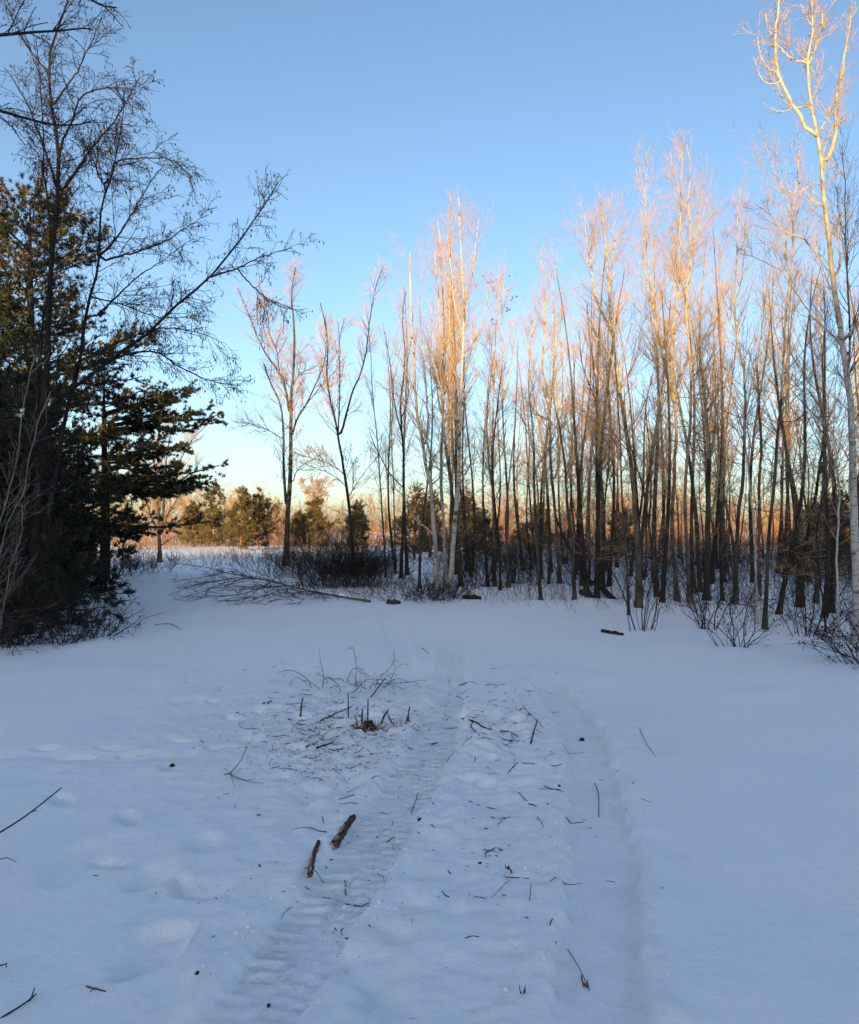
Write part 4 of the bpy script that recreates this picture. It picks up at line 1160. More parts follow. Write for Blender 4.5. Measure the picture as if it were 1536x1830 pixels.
# ------------------------------------------------------------------ shrubs and undergrowth
def shrub(name, label, spots, n, H, spread, mat, seed, twig_r=0.003, tw=6, leaves=0, r0=0.006, up=0.35, group=None, cat='shrub', wig=0.12, gravv=0.0):
    """spots: list of (x, y, rx, ry) ground patches sharing one root crown"""
    rng = np.random.RandomState(seed)
    cx, cy = spots[0][0], spots[0][1]
    org = np.array([cx, cy, ZAT(cx, cy)])
    per = max(n // len(spots), 1)
    Ps, Rs = [], []
    for (x, y, rx, ry) in spots:
        K = 8
        b = np.stack([x + rng.normal(size=per) * rx * 0.5, y + rng.normal(size=per) * ry * 0.5], 1)
        zz = np.array([ZAT(*q) for q in b]) - 0.04
        out = np.stack([(b[:, 0] - x) + rng.normal(size=per) * rx * 0.4, (b[:, 1] - y) + rng.normal(size=per) * ry * 0.4], 1)
        out = norm(out) * (rng.uniform(0.1, 1.0, per) * spread)[:, None]
        D = norm(np.stack([out[:, 0], out[:, 1], np.ones(per)], 1))
        h = H * rng.uniform(0.3, 1.12, per) * (rng.uniform(0.6, 1.1) if len(spots) > 2 else 1.0)
        P = np.zeros((per, K, 3))
        p = np.stack([b[:, 0], b[:, 1], zz], 1)
        P[:, 0] = p
        for k in range(1, K):
            D = norm(D + rng.normal(size=(per, 3)) * wig + np.array([0, 0, up / K]) - np.array([0, 0, gravv * k / K / K]))
            p = p + D * (h / (K - 1))[:, None]
            P[:, k] = p
        R = r0 * (h / H)[:, None] * (1 - 0.7 * np.linspace(0, 1, K))[None] + twig_r * 0.6
        Ps.append(P); Rs.append(R)
    P, R = np.vstack(Ps), np.vstack(Rs)
    e = thing(name, org, label, cat, group)
    g = Geo()
    g.tubes(P, R, 3)
    o = g.obj('stems', mat, e, origin=org)
    o['kind'] = 'stuff'
    A, B = grow(P, R, len(P) * tw, 0.2, 0.98, (H * 0.1, H * 0.38), (0.35, 0.95), up * 0.8, 0.17, 4, rng, rmin=twig_r, rtip=twig_r * 0.7, grav=gravv)
    g = Geo()
    g.tubes(A, B, 3)
    C, D = grow(A, B, len(A) * 2, 0.2, 0.98, (H * 0.05, H * 0.16), (0.4, 1.0), up * 0.4, 0.15, 2, rng, rmin=twig_r * 0.85, rtip=twig_r * 0.6)
    g.tubes(C, D, 3)
    g.obj('crown', mat, e, origin=org)
    if leaves:
        k = rng.choice(len(C), leaves)
        tip = C[k, -1]
        ln = rng.uniform(0.03, 0.055, leaves)[:, None]
        dd = norm(np.stack([rng.normal(size=leaves) * .4, rng.normal(size=leaves) * .4, -np.ones(leaves)], 1))
        sd = norm(np.cross(dd, rng.normal(size=(leaves, 3)))) * ln * 0.28
        V = np.stack([tip, tip + dd * ln * 0.5 + sd, tip + dd * ln, tip + dd * ln * 0.5 - sd], 1)
        g = Geo()
        g.add(V, q=np.arange(leaves * 4).reshape(-1, 4))
        o = g.obj('leaves', M_LEAF if leaves < 200 else M_CATKIN, e, origin=org)
        o['kind'] = 'stuff'
    return e

def gp(px, py):
    q = gnd(px, py)
    return q[0], q[1]

x, y = gp(612, 1050)
shrub('shrub', 'big dense dark shrub thicket around the foot of the leaning maple', [(x - 0.5, y + .3, 1.5, 1.2), (x + 0.4, y + .8, 1.2, 1.0), (x + 0.1, y, 1.5, .7)], 520, 2.3, 0.8, M_BRUSH, 501, tw=8, twig_r=0.0032, wig=0.22)
x, y = gp(485, 1030)
shrub('shrub', 'thin grey shrub on the snow before the tall elm', [(x, y, 1.3, 1.0), (x + 1.0, y - .5, .9, .8)], 70, 1.1, 0.4, M_BRUSH, 502, tw=4, twig_r=0.0035)
x, y = gp(722, 1072)
shrub('brush_pile', 'low tangle of dark brush on the snow under the pale young aspens', [(x, y, 1.3, .8), (x + 0.9, y - .4, .8, .5), (x + .2, y + 1.2, 1.4, .8)], 170, 0.8, 1.6, M_BRUSH, 503, tw=6, twig_r=0.0034, up=0.0, cat='brush pile')
x, y = gp(905, 1040)
shrub('shrub', 'black bushy clump at the foot of the slim grey aspen', [(x + 0.4, y + .3, .5, .5)], 90, 1.9, 0.45, M_BRUSH, 504, tw=7)
x, y = gp(860, 1052)
shrub('shrub', 'upright dark brush between the whitest birch and the leaf-clad aspen', [(x, y, .8, .6)], 80, 1.5, 0.4, M_BRUSH, 505, tw=5)
x, y = gp(1152, 1131)
shrub('shrub', 'fan of bare dark rods rising from the snow before the leaning aspen', [(x, y, .14, .12)], 12, 2.3, 0.75, M_BRUSH, 506, tw=4, twig_r=0.0024, r0=0.010, wig=0.16)
x, y = gp(1264, 1128)
shrub('shrub', 'splayed bare shrub with thick black base beneath the thickest trunk', [(x, y, .16, .12)], 14, 1.5, 0.9, M_BRUSH, 507, tw=5, twig_r=0.0022, r0=0.010, wig=0.18)
x, y = gp(1316, 1160)
shrub('shrub', 'small bare bush with brown dead leaves at its foot, by the open snow', [(x, y, .22, .12)], 18, 1.3, 0.7, M_BRUSH, 508, tw=6, twig_r=0.002, r0=0.007, leaves=80, wig=0.2)
x, y = gp(1448, 1138)
shrub('shrub', 'arching bare shrub between the black-based aspen and the white-ringed birch', [(x, y, .2, .2)], 18, 1.6, 1.2, M_BRUSH, 509, tw=5, twig_r=0.0024, r0=0.009, gravv=1.2)
x, y = gp(1556, 1190)
shrub('shrub', 'drooping dark shrub with hanging dry leaves on the snow under the largest aspen', [(x, y, .3, .3)], 56, 1.15, 1.9, M_BRUSH, 510, tw=7, twig_r=0.0018, r0=0.007, up=0.1, gravv=0.8, leaves=240)
x, y = gp(20, 1150)
shrub('shrub', 'low dark shrub with hanging dry leaves spilling onto the snow below the alder', [(x, y, .6, .5), (x + 0.35, y - 0.3, .4, .35), (x - .5, y - .5, .4, .3), (x + .1, y - .6, .3, .3)], 120, 1.3, 1.9, M_ALDER, 511, tw=7, twig_r=0.002, r0=0.010, wig=0.18, up=0.0, gravv=0.9, leaves=420)
x, y = gp(118, 1150)
shrub('shrub', 'low twiggy shrub with hanging leaves, the one reaching farthest onto the open snow', [(x, y, .35, .3), (x + .2, y + .5, .3, .3)], 54, 0.95, 1.6, M_ALDER, 515, tw=6, twig_r=0.002, r0=0.007, up=0.0, gravv=0.8, leaves=260, wig=0.2)
x, y = gp(70, 1110)
shrub('shrub', 'spreading black shrub behind the leafy one, reaching out over the snow', [(x, y, .5, .4)], 80, 1.7, 1.5, M_ALDER, 512, tw=7, wig=0.18, twig_r=0.0024, r0=0.010, up=0.0, gravv=0.8, leaves=300)
x, y = gp(210, 1030)
shrub('shrub', 'brown thicket under the pine shelves beside the trail', [(x, y, 1.2, .9), (x - 1.6, y - .6, 1.0, .8), (x + .6, y + 1.5, .9, .8)], 210, 1.3, 0.7, M_BRUSH, 513, tw=6, twig_r=0.004, leaves=400)
x, y = gp(110, 1040)
shrub('shrub', 'dark thicket against the trunk of the big white pine', [(x, y, 1.3, .8), (x - 1.5, y, 1.0, .8)], 170, 1.3, 0.7, M_BRUSH, 514, tw=6, twig_r=0.004)

def stalks(name, label, cat, n, xr, yr, h, mat, seed, mask=None, r=0.0025, br=2):
    rng = np.random.RandomState(seed)
    X, Y = rng.uniform(*xr, n), rng.uniform(*yr, n)
    if mask is not None:
        k = mask(X, Y, rng)
        X, Y = X[k], Y[k]
    n = len(X)
    z = np.array([ZAT(a, b) for a, b in zip(X, Y)]) - 0.02
    hh = rng.uniform(h[0], h[1], n)
    b = np.stack([X, Y, z], 1)
    D = norm(np.stack([rng.normal(size=n) * .36, rng.normal(size=n) * .36, np.ones(n)], 1))
    P = np.zeros((n, 4, 3))
    P[:, 0] = b
    for k in range(1, 4):
        D = norm(D + rng.normal(size=(n, 3)) * 0.2)
        P[:, k] = P[:, k - 1] + D * (hh / 3)[:, None]
    R = np.tile(np.linspace(r * 1.4, r * 0.7, 4), (n, 1))
    g = Geo()
    g.tubes(P, R, 3)
    if br:
        A, B = grow(P, R, n * br, 0.3, 0.98, (h[0] * 0.3, h[1] * 0.35), (0.4, 1.1), 0.3, 0.18, 3, rng, rmin=r * 0.8, rtip=r * 0.6)
        g.tubes(A, B, 3)
    o = g.obj(name, mat)
    return tag(o, label, cat, kind='stuff')

stalks('undergrowth', 'dense dark undergrowth of thin stems between the grove trunks', 'undergrowth', 13500, (-2.6, 26.0), (13.0, 48.0), (0.3, 2.0), M_BRUSH, 601,
       lambda X, Y, r: (Y > edge_of_grove(X) + 0.5) & (X < Y * 0.60) & (X > 0.005 * Y) & (noise2(X / 1.6, Y / 1.6, 61) + r.uniform(-.5, .7, len(X)) + 0.4 * (Y < 24) + 0.6 * noise2(X / 0.9, Y / 0.9, 66) > -0.1), r=0.0030, br=4)
stalks('dry_weeds', 'dry weed stalks poking from the snow along the grove edge', 'weeds', 2600, (-3.2, 9.5), (11.5, 22), (0.12, 0.6), M_STRAW, 602,
       lambda X, Y, r: (np.abs(Y - edge_of_grove(X) - r.normal(size=len(X)) * 0.55) < 0.35), r=0.0022, br=2)
stalks('edge_brush', 'dark fine brush and seedlings along the rim of the grove and among its front trunks', 'brush', 5200, (-2.4, 11.0), (10.5, 25), (0.12, 0.9), M_BRUSH, 605,
       lambda X, Y, r: (np.abs(Y - edge_of_grove(X) - 0.3 - r.normal(size=len(X)) * 0.8) < 0.5) & (noise2(X / 0.8, Y / 0.7, 67) + r.uniform(-.5, .5, len(X)) > 0.0), r=0.0028, br=4)
stalks('dry_grass', 'russet dry grass standing in the snow at the end of the trail', 'grass', 2600, (-17, -5.5), (36, 60), (0.2, 0.75), M_STRAW, 603,
       lambda X, Y, r: (noise2(X / 2.2, Y / 1.7, 63) + r.uniform(-.5, .3, len(X)) > 0.05), r=0.006, br=1)
stalks('field_weeds', 'tall tan weeds and brush scattered over the far snowy field', 'weeds', 5200, (-34, 30), (66, 92), (0.3, 1.9), M_STRAW, 604,
       lambda X, Y, r: (noise2(X / 5.2, Y / 4.7, 64) + r.uniform(-.4, .4, len(X)) > 0.15), r=0.010, br=1)

# ------------------------------------------------------------------ fallen wood at the far rim of the clearing
def fallen_bough():
    rng = np.random.RandomState(700)
    d = 21.0
    def w(pts, dd=d, lift=0.0):
        P = []
        for (px, py) in pts:
            q = gnd(px, py)
            P.append(q)
        return P
    main = [(662, 1077), (600, 1068), (559, 1062), (517, 1057), (486, 1052), (444, 1045), (402, 1038), (372, 1030), (340, 1026), (312, 1024)]
    lift = [0.04, 0.05, 0.10, 0.16, 0.22, 0.26, 0.26, 0.30, 0.34, 0.36]
    W = np.array([[gnd(px, py)[0], gnd(px, py)[1], ZAT(*gnd(px, py)[:2]) + l] for (px, py), l in zip(main, lift)])
    P0 = catmull(W, 30)
    R0 = np.linspace(0.027, 0.009, 30)
    org = P0[0]
    e = thing('fallen_bough', org, 'long fallen grey bough with fanned twigs lying across the snow before the shrub thicket', 'fallen branch')
    g = Geo()
    g.tubes(P0, R0, 7)
    g.obj('main_stem', M_PALESTEM, e, origin=org)
    subs = [[(505, 1056), (470, 1066), (430, 1073), (385, 1074), (330, 1068)], [(445, 1046), (405, 1052), (370, 1062), (335, 1068)], [(405, 1038), (370, 1043), (335, 1044), (312, 1042)], [(445, 1045), (400, 1047), (350, 1052), (318, 1060)],
            [(560, 1062), (535, 1072), (510, 1080), (480, 1082)], [(575, 1065), (555, 1078), (540, 1082)], [(486, 1052), (462, 1068), (440, 1080), (405, 1084)], [(530, 1060), (500, 1070), (470, 1078), (440, 1076), (405, 1079)]]
    Ps, Rs = [P0], [R0]
    for s in subs:
        W = []
        for k, (px, py) in enumerate(s):
            q = gnd(px, py)
            W.append([q[0], q[1], ZAT(q[0], q[1]) + (0.22 * (1 - k / len(s)) + 0.03)])
        W[0] = P0[np.argmin(np.linalg.norm(P0[:, :2] - np.array(W[0][:2]), axis=1))]
        P = catmull(np.array(W), 30)
        R = np.linspace(0.016, 0.005, 30)
        g = Geo()
        g.tubes(P, R, 5)
        g.obj('side_branch', M_PALESTEM, e, origin=org)
        Ps.append(P); Rs.append(R)
    P, R = np.array(Ps), np.array(Rs)
    A, B = grow(P, R, 230, 0.15, 0.99, (0.3, 1.3), (0.3, 0.8), 0.0, 0.10, 6, rng, side=0.5, rmin=0.004)
    A[:, :, 2] = np.maximum(A[:, :, 2], 0.02 + np.vectorize(ZAT)(A[:, :, 0], A[:, :, 1]))
    C, D = grow(A, B, 700, 0.2, 0.99, (0.15, 0.5), (0.3, 0.8), 0.0, 0.12, 4, rng, side=0.6, rmin=0.0035)
    C[:, :, 2] = np.maximum(C[:, :, 2], 0.02 + np.vectorize(ZAT)(C[:, :, 0], C[:, :, 1]))
    g = Geo()
    g.tubes(A, B, 4)
    g.tubes(C, D, 3)
    g.obj('crown', M_BRUSH, e, origin=org)
fallen_bough()

def rod(name, label, cat, pts, w, mat, lifts=None, sides=8, group=None, fork=None, tipw=None, K=16, seed=0):
    """a stick, log or pole lying on the snow; pts are ground points, w its thickness in metres"""
    rng = np.random.RandomState(seed + 31 * len(label))
    lifts = lifts or [0.0] * len(pts)
    def line(pp, ll, w0, w1, KK):
        W = []
        for (px, py), l in zip(pp, ll):
            q = gnd(px, py)
            W.append([q[0], q[1], 0])
        W = catmull(np.array(W), KK)
        lz = np.interp(np.linspace(0, 1, KK), np.linspace(0, 1, len(ll)), ll)
        zz = np.array([ZAT(a[0], a[1]) for a in W])
        zz = np.convolve(np.pad(zz, 3, 'edge'), np.ones(7) / 7, 'valid')
        R = np.linspace(w0, w1, KK) * 0.5 * (1 + rng.normal(size=KK) * 0.07)
        W[:, 2] = zz + R * 0.6 + lz
        W[1:-1] += rng.normal(size=(KK - 2, 3)) * w0 * 0.10
        return W, R
    g = Geo()
    P, R = line(pts, lifts, w, tipw if tipw else w * 0.7, K)
    org = P[0].copy()
    g.tubes(P, R, sides)
    for fk in (fork or []):
        Pf, Rf = line(fk, [lifts[0] * 0.5] * len(fk), w * 0.6, w * 0.35, 10)
        j = np.argmin(np.linalg.norm(P[:, :2] - Pf[0, :2], axis=1))
        Pf[0] = P[j]
        g.tubes(Pf, Rf, 5)
    o = g.obj(name, mat, None, origin=org)
    return tag(o, label, cat, group)

rod('fallen_log', 'dark fallen log half buried in snow inside the grove, behind the fan of bare rods', 'log', [(1040, 1071), (1058, 1078), (1070, 1080)], 0.16, M_DARK, K=12)
rod('fallen_log', 'short black log end lying flat on the snow before the leaning aspen', 'log', [(1077, 1132), (1095, 1135), (1114, 1138)], 0.07, M_DARK, K=12)
rod('mossy_log', 'squat mossy green-black log at the rim of the brush pile', 'log', [(694, 1079), (704, 1080), (714, 1079)], 0.15, M_MOSS, K=10)
rod('snowy_log', 'dark log end peeping from a snow hump by the weed stalks', 'log', [(830, 1074), (848, 1075), (858, 1074)], 0.15, M_DARK, K=10)
# leaning fallen trunk inside the grove
def leaning_trunk():
    d0 = 21.0
    W = np.array([at(996, 930, d0 + 2.0), at(1010, 965, d0 + 1.2), at(1030, 1000, d0 + .6), at(1050, 1035, d0), at(1075, 1062, d0 - .8), at(1100, 1082, d0 - 2.2)])
    W[-1, 2] = ZAT(W[-1, 0], W[-1, 1]) - 0.05
    W[-2, 2] = max(W[-2, 2], ZAT(W[-2, 0], W[-2, 1]) + 0.1)
    P = catmull(W, 20)
    g = Geo()
    g.tubes(P, np.linspace(0.03, 0.085, 20), 7)
    o = g.obj('leaning_trunk', M_DARK, None, origin=P[-1])
    tag(o, 'black dead trunk leaning low between the aspens, its foot curving into the snow', 'dead trunk')
leaning_trunk()

def snow_cap(label, px, py, r, h, seed):
    rng = np.random.RandomState(seed)
    q = gnd(px, py)
    n, m = 24, 10
    V, F = [], []
    for j in range(m + 1):
        ph = j / m * pi / 2
        for i in range(n):
            th = i * 2 * pi / n
            rr = r * cos(ph) * (1 + 0.16 * sin(3 * th + seed) + 0.07 * rng.normal())
            V.append([rr * cos(th) * 1.3, rr * sin(th) * 0.8, -0.05 + h * sin(ph) * (1 + 0.05 * rng.normal())])
    for j in range(m):
        for i in range(n):
            F.append([j * n + i, j * n + (i + 1) % n, (j + 1) * n + (i + 1) % n, (j + 1) * n + i])
    g = Geo()
    g.add(np.array(V) + np.array([q[0], q[1], ZAT(q[0], q[1])]), q=F, tone=0.0)
    o = g.obj('snow_clump', M_SNOW, None, origin=(q[0], q[1], ZAT(q[0], q[1])))
    tag(o, label, 'snow clump')
snow_cap('rounded clump of snow sitting on the dark log end by the weed stalks', 846, 1071, 0.13, 0.24, 3)
snow_cap('small snow hump at the butt end of the long fallen bough', 604, 1064, 0.16, 0.14, 9)

# ------------------------------------------------------------------ sticks and litter on the near snow
GS = 'loose sticks on the trampled snow'
def log_piece(label, p0, p1, w, seed):
    """a short broken piece of branch: bark, torn pale wood and a splintered end"""
    rng = np.random.RandomState(seed)
    a, b = gnd(*p0), gnd(*p1)
    K, S = 16, 12
    t = np.linspace(0, 1, K)
    P = a[None] * (1 - t[:, None]) + b[None] * t[:, None]
    P[:, 2] = np.percentile([ZAT(*p[:2]) for p in P], 80) + w * 0.22
    P[:, :2] += np.outer(np.sin(t * 5 + seed), [w * 0.12, 0])
    R = w * 0.5 * (1 + 0.10 * rng.normal(size=K)) * (1 - 0.25 * t)
    org = P[0].copy()
    e = thing('log_piece', org, label, 'log')
    g = Geo()
    g.tubes(P, R, S)
    v = g.v[0].reshape(K, S, 3)
    v += rng.normal(size=v.shape) * w * 0.035
    g.v[0] = v.reshape(-1, 3)
    g.obj('bark', M_LOGBARK, e, origin=org)
    # strips where bark is torn away, standing just proud of it
    for k in range(3):
        i0 = rng.randint(0, K - 7)
        i1 = i0 + rng.randint(4, 7)
        ang = rng.uniform(0.4, 1.9)
        strip = P[i0:i1] + np.array([0, 0, 1]) * (R[i0:i1] * sin(ang))[:, None] * 0.9 + np.array([-1, 0, 0]) * (R[i0:i1] * cos(ang))[:, None] * 0.9
        g = Geo()
        rr = w * 0.24 * np.sin(np.linspace(0.25, pi - 0.25, i1 - i0))
        g.tubes(strip, rr, 6)
        g.obj('torn_wood', M_WOOD, e, origin=org)
    g = Geo()
    for k in range(9):
        s = P[0] + rng.normal(size=3) * w * 0.22
        d_ = norm(P[0] - P[4]) + rng.normal(size=3) * 0.25
        g.tubes(np.stack([s + d_ * 0.0 - norm(P[0] - P[4]) * 0.03, s + d_ * w * 0.35, s + d_ * w * rng.uniform(.5, 1.0)]), np.array([w * .09, w * .06, w * .01]), 4)
    g.obj('splintered_end', M_WOOD, e, origin=org)
    return e
log_piece('broken branch piece with torn pale wood, farther of two by the tyre track', (598, 1520), (633, 1470), 0.043, 1)
log_piece('narrow broken branch piece, nearer of two by the tyre track', (553, 1584), (569, 1523), 0.028, 2)

STICKS = [
    ('bent twig lying across the nearer broken piece of branch', [(543, 1573), (565, 1569), (579, 1577)], .006, None, [0.02, 0.03, 0.01]),
    ('short twig right of the farther broken piece of branch', [(683, 1501), (706, 1497)], .010, None, None),
    ('forked stub on smooth snow in the near corner', [(154, 1782), (189, 1793)], .009, [[(168, 1786), (160, 1793)]], None),
    ('long thin curved stick standing alone on the brownish right tyre track', [(1063, 1397), (1070, 1420), (1071, 1452)], .011, None, [0.02, 0.03, 0.0]),
    ('straight thin stem with a leaf at its end on the near right track', [(1015, 1698), (1035, 1724), (1054, 1757)], .006, None, [0.03, 0.015, 0.0]),
    ('thin pale stem slanting beside the dead leaf', [(907, 1582), (890, 1600), (874, 1618)], .005, None, None),
    ('long thin twig alone on the smooth snow beyond the right track', [(1143, 1306), (1155, 1335), (1173, 1362)], .008, None, None),
    ('thick dark stick with a forked side piece right of the stump', [(827, 1297), (850, 1304), (877, 1314)], .026, [[(838, 1303), (856, 1320), (862, 1333)]], None),
    ('crooked dark twig just right of the forked thick stick', [(894, 1306), (910, 1308), (928, 1318)], .016, [[(912, 1309), (922, 1326)]], None),
    ('short twig bundle below the crooked dark twig', [(899, 1322), (913, 1326), (929, 1325)], .013, [[(905, 1324), (924, 1332)]], None),
    ('stubby dark stick leaning upright, rightmost near the stump', [(949, 1337), (955, 1322), (961, 1306)], .020, None, [0.0, 0.04, 0.07]),
    ('long crooked stick lying left of the stump', [(566, 1293), (597, 1281), (629, 1272)], .020, None, [0.0, 0.03, 0.05]),
    ('dark straight stick on the snow well left of the stump', [(441, 1335), (458, 1334), (475, 1332)], .016, None, None),
    ('Y-shaped bare twig lying on clean snow left of the chips', [(400, 1399), (412, 1396), (428, 1382), (441, 1369)], .010, [[(412, 1396), (416, 1408), (420, 1418)], [(415, 1401), (440, 1408), (470, 1413)], [(440, 1408), (455, 1402)]], [0.02, 0.03, 0.04, 0.08]),
    ('thin twig curving in front of the stump', [(720, 1312), (735, 1308), (752, 1303)], .011, None, None),
    ('curved dark twig in the tyre track below the stump', [(717, 1335), (727, 1339), (739, 1336)], .012, None, None),
    ('chunk of dark bark in the middle of the tyre track', [(772, 1328), (783, 1324)], .026, None, None),
    ('brown bark strip standing in the chips left of the stump', [(548, 1341), (556, 1337), (562, 1330)], .020, None, None),
    ('orange-brown broken chunk among the chips', [(566, 1343), (580, 1339), (596, 1335)], .024, None, None),
    ('thin twig slanting down from the chips toward the track', [(636, 1342), (652, 1348), (669, 1359)], .008, None, None),
    ('forked brown stick by the brush pile behind the stump', [(663, 1248), (676, 1240), (689, 1229)], .022, None, [0.0, 0.05, 0.08]),
    ('bent twig pointing along the right-hand lane', [(911, 1382), (925, 1371), (959, 1375)], .012, [[(918, 1376), (905, 1386)]], None),
    ('straight thin twig beside the right tyre track', [(981, 1378), (997, 1374), (1013, 1369)], .009, None, None),
    ('short dark twig above the brown bark scrap', [(928, 1423), (936, 1430), (943, 1437)], .010, None, None),
    ('brown bark scrap on the lane', [(945, 1441), (953, 1443), (960, 1447)], .012, None, None),
    ('upright thin twig on the strip between the tracks', [(735, 1448), (740, 1436), (747, 1419)], .009, None, [0.0, 0.02, 0.04]),
    ('forked tiny twig low on the right lane', [(961, 1473), (966, 1482), (972, 1493)], .007, [[(966, 1482), (958, 1480)]], None),
    ('small twig near the dead leaf, farther side', [(864, 1521), (876, 1524), (889, 1530)], .008, None, None),
    ('thin arched twig on clean snow behind the brush pile', [(517, 1226), (530, 1218), (554, 1227)], .008, None, [0.0, 0.05, 0.0]),
    ('lone short twig on clean snow far behind the stump', [(754, 1161), (760, 1166), (767, 1173)], .014, None, None),
    ('thin twigs at the far end of the right lane', [(821, 1218), (836, 1217), (852, 1223)], .016, None, None),
    ('thin twig far right of the lane head', [(868, 1225), (880, 1224), (893, 1227)], .012, None, None),
    ('tiny twig on untouched snow right of the track', [(1147, 1437), (1164, 1442)], .006, None, None),
    ('forked twig on the snow beyond the leafy shrub', [(240, 1126), (258, 1112), (292, 1102)], .018, [[(252, 1117), (240, 1133)]], [0.02, 0.06, 0.08]),
    ('bowed twig lying near the forked twig beyond the leafy shrub', [(276, 1122), (300, 1122), (325, 1130)], .018, [[(310, 1123), (306, 1116)]], [0.04, 0.05, 0.0]),
    ('grass-thin twig on the snow at the near left', [(185, 1563), (205, 1557), (218, 1557)], .004, None, None),
    ('dark stub pointing out of the churned snow left of the stump', [(537, 1281), (539, 1272), (541, 1264)], .024, None, [0.0, 0.03, 0.06]),
    ('thin tangled twig right of the lane by the chips', [(935, 1270), (945, 1285), (972, 1305)], .010, [[(945, 1285), (940, 1300)]], [0.03, 0.03, 0.0]),
    ('short twig beside the tyre-track lugs in the middle distance', [(792, 1280), (799, 1279), (802, 1272)], .014, None, None),
    ('small dark splinter on the left edge of the tyre track', [(658, 1626), (664, 1629), (668, 1635)], .006, None, None),
    ('tiny twig between the two broken pieces and the clean snow', [(576, 1473), (579, 1484)], .008, None, None),
    ('little twig standing in the right lane near the groove', [(947, 1624), (950, 1607)], .006, None, [0.0, 0.04]),
]
for k, (lab, pts, w, fork, lifts) in enumerate(STICKS):
    mat = M_LOGBARK if ('brown' in lab) else M_STICK
    if 'pale stem' in lab:
        mat = M_STRAW
    rod('stick', lab, 'stick', pts, w * 0.66, mat, lifts=lifts, sides=6, group=GS, fork=fork, K=12, seed=k)

# twigs reaching in from outside the picture
def air_twig(label, pts, d0, d1, w, side=()):
    P = np.array([at(px, py, d) for (px, py), d in zip(pts, np.linspace(d0, d1, len(pts)))])
    P = catmull(P, 16)
    g = Geo()
    g.tubes(P, np.linspace(w, w * 0.5, 16), 6)
    for s in side:
        Q = np.array([at(px, py, d1 + 0.1 * (d0 - d1)) for px, py in s])
        j = np.argmin(np.linalg.norm(P - Q[0], axis=1))
        Q[0] = P[j]
        g.tubes(catmull(Q, 6), np.linspace(w * 0.6, w * 0.35, 6), 5)
    o = g.obj('twig', M_STICK, None, origin=P[0])
    tag(o, label, 'twig', 'dark twigs reaching in over the near snow')
air_twig('long dark twig slanting up over the snow, upper one of those reaching in low down', [(-190, 1590), (-80, 1535), (0, 1488), (52, 1454), (110, 1408)], 3.6, 4.0, 0.006, [[(52, 1454), (60, 1450), (66, 1449)]])
air_twig('dark forked twig reaching in at the bottom corner', [(-160, 1930), (-60, 1860), (0, 1821), (42, 1795), (65, 1777)], 2.55, 2.8, 0.005, [[(60, 1780), (62, 1765)], [(40, 1797), (44, 1800)]])
air_twig('tiny bent twig tip beside the picture edge, between the two long ones', [(-120, 1560), (-50, 1540), (0, 1536), (12, 1533), (29, 1541)], 3.3, 3.5, 0.003)
air_twig('short knobbly twig tip just above the corner twig', [(-120, 1770), (-50, 1738), (0, 1726), (13, 1722)], 2.8, 3.0, 0.004, [[(6, 1724), (12, 1730)]])

def near_pine_bough(label, pts, d0, d1, seed, twg=14):
    rng = np.random.RandomState(seed)
    P = catmull(np.array([at(px, py, d) for (px, py), d in zip(pts, np.linspace(d0, d1, len(pts)))]), 20)
    R = np.linspace(0.014, 0.004, 20)
    org = P[0].copy()
    e = thing('larch_bough', org, label, 'bough', 'dark boughs hanging in at the top corner')
    g = Geo()
    g.tubes(P, R, 6)
    g.obj('stem', M_ALDER, e, origin=org)
    A, B = grow(P[None], R[None], twg, 0.3, 1.0, (0.12, 0.45), (0.4, 1.0), 0.0, 0.12, 6, rng, rmin=0.002, grav=0.4)
    g = Geo()
    g.tubes(A, B, 4)
    # knobbly spurs
    C, D = grow(np.vstack([P[None][:, ::3][:, :7], A[:, :6] if A.shape[1] >= 6 else A]) if False else A, B, twg * 5, 0.05, 1.0, (0.012, 0.03), (0.9, 1.5), 0, 0.1, 3, rng, rmin=0.003, rtip=0.002)
    g.tubes(C, D, 4)
    C, D = grow(P[None], R[None], 40, 0.1, 1.0, (0.012, 0.03), (0.9, 1.5), 0, 0.1, 3, rng, rmin=0.003, rtip=0.002)
    g.tubes(C, D, 4)
    g.obj('crown', M_ALDER, e, origin=org)
near_pine_bough('knobbly dark bough crossing the upper edge above the alder top', [(-120, 70), (0, 62), (60, 57), (110, 54), (150, 50), (166, 54)], 5.0, 5.4, 801)
near_pine_bough('dark bough sweeping level through the alder, lower of the two', [(-120, 170), (0, 198), (50, 212), (95, 222), (140, 222), (170, 214)], 5.4, 5.8, 802)
near_pine_bough('curved bough tip hanging in from above the frame', [(60, -60), (130, -20), (165, 0), (185, 10), (208, 13)], 5.0, 5.2, 803, 5)

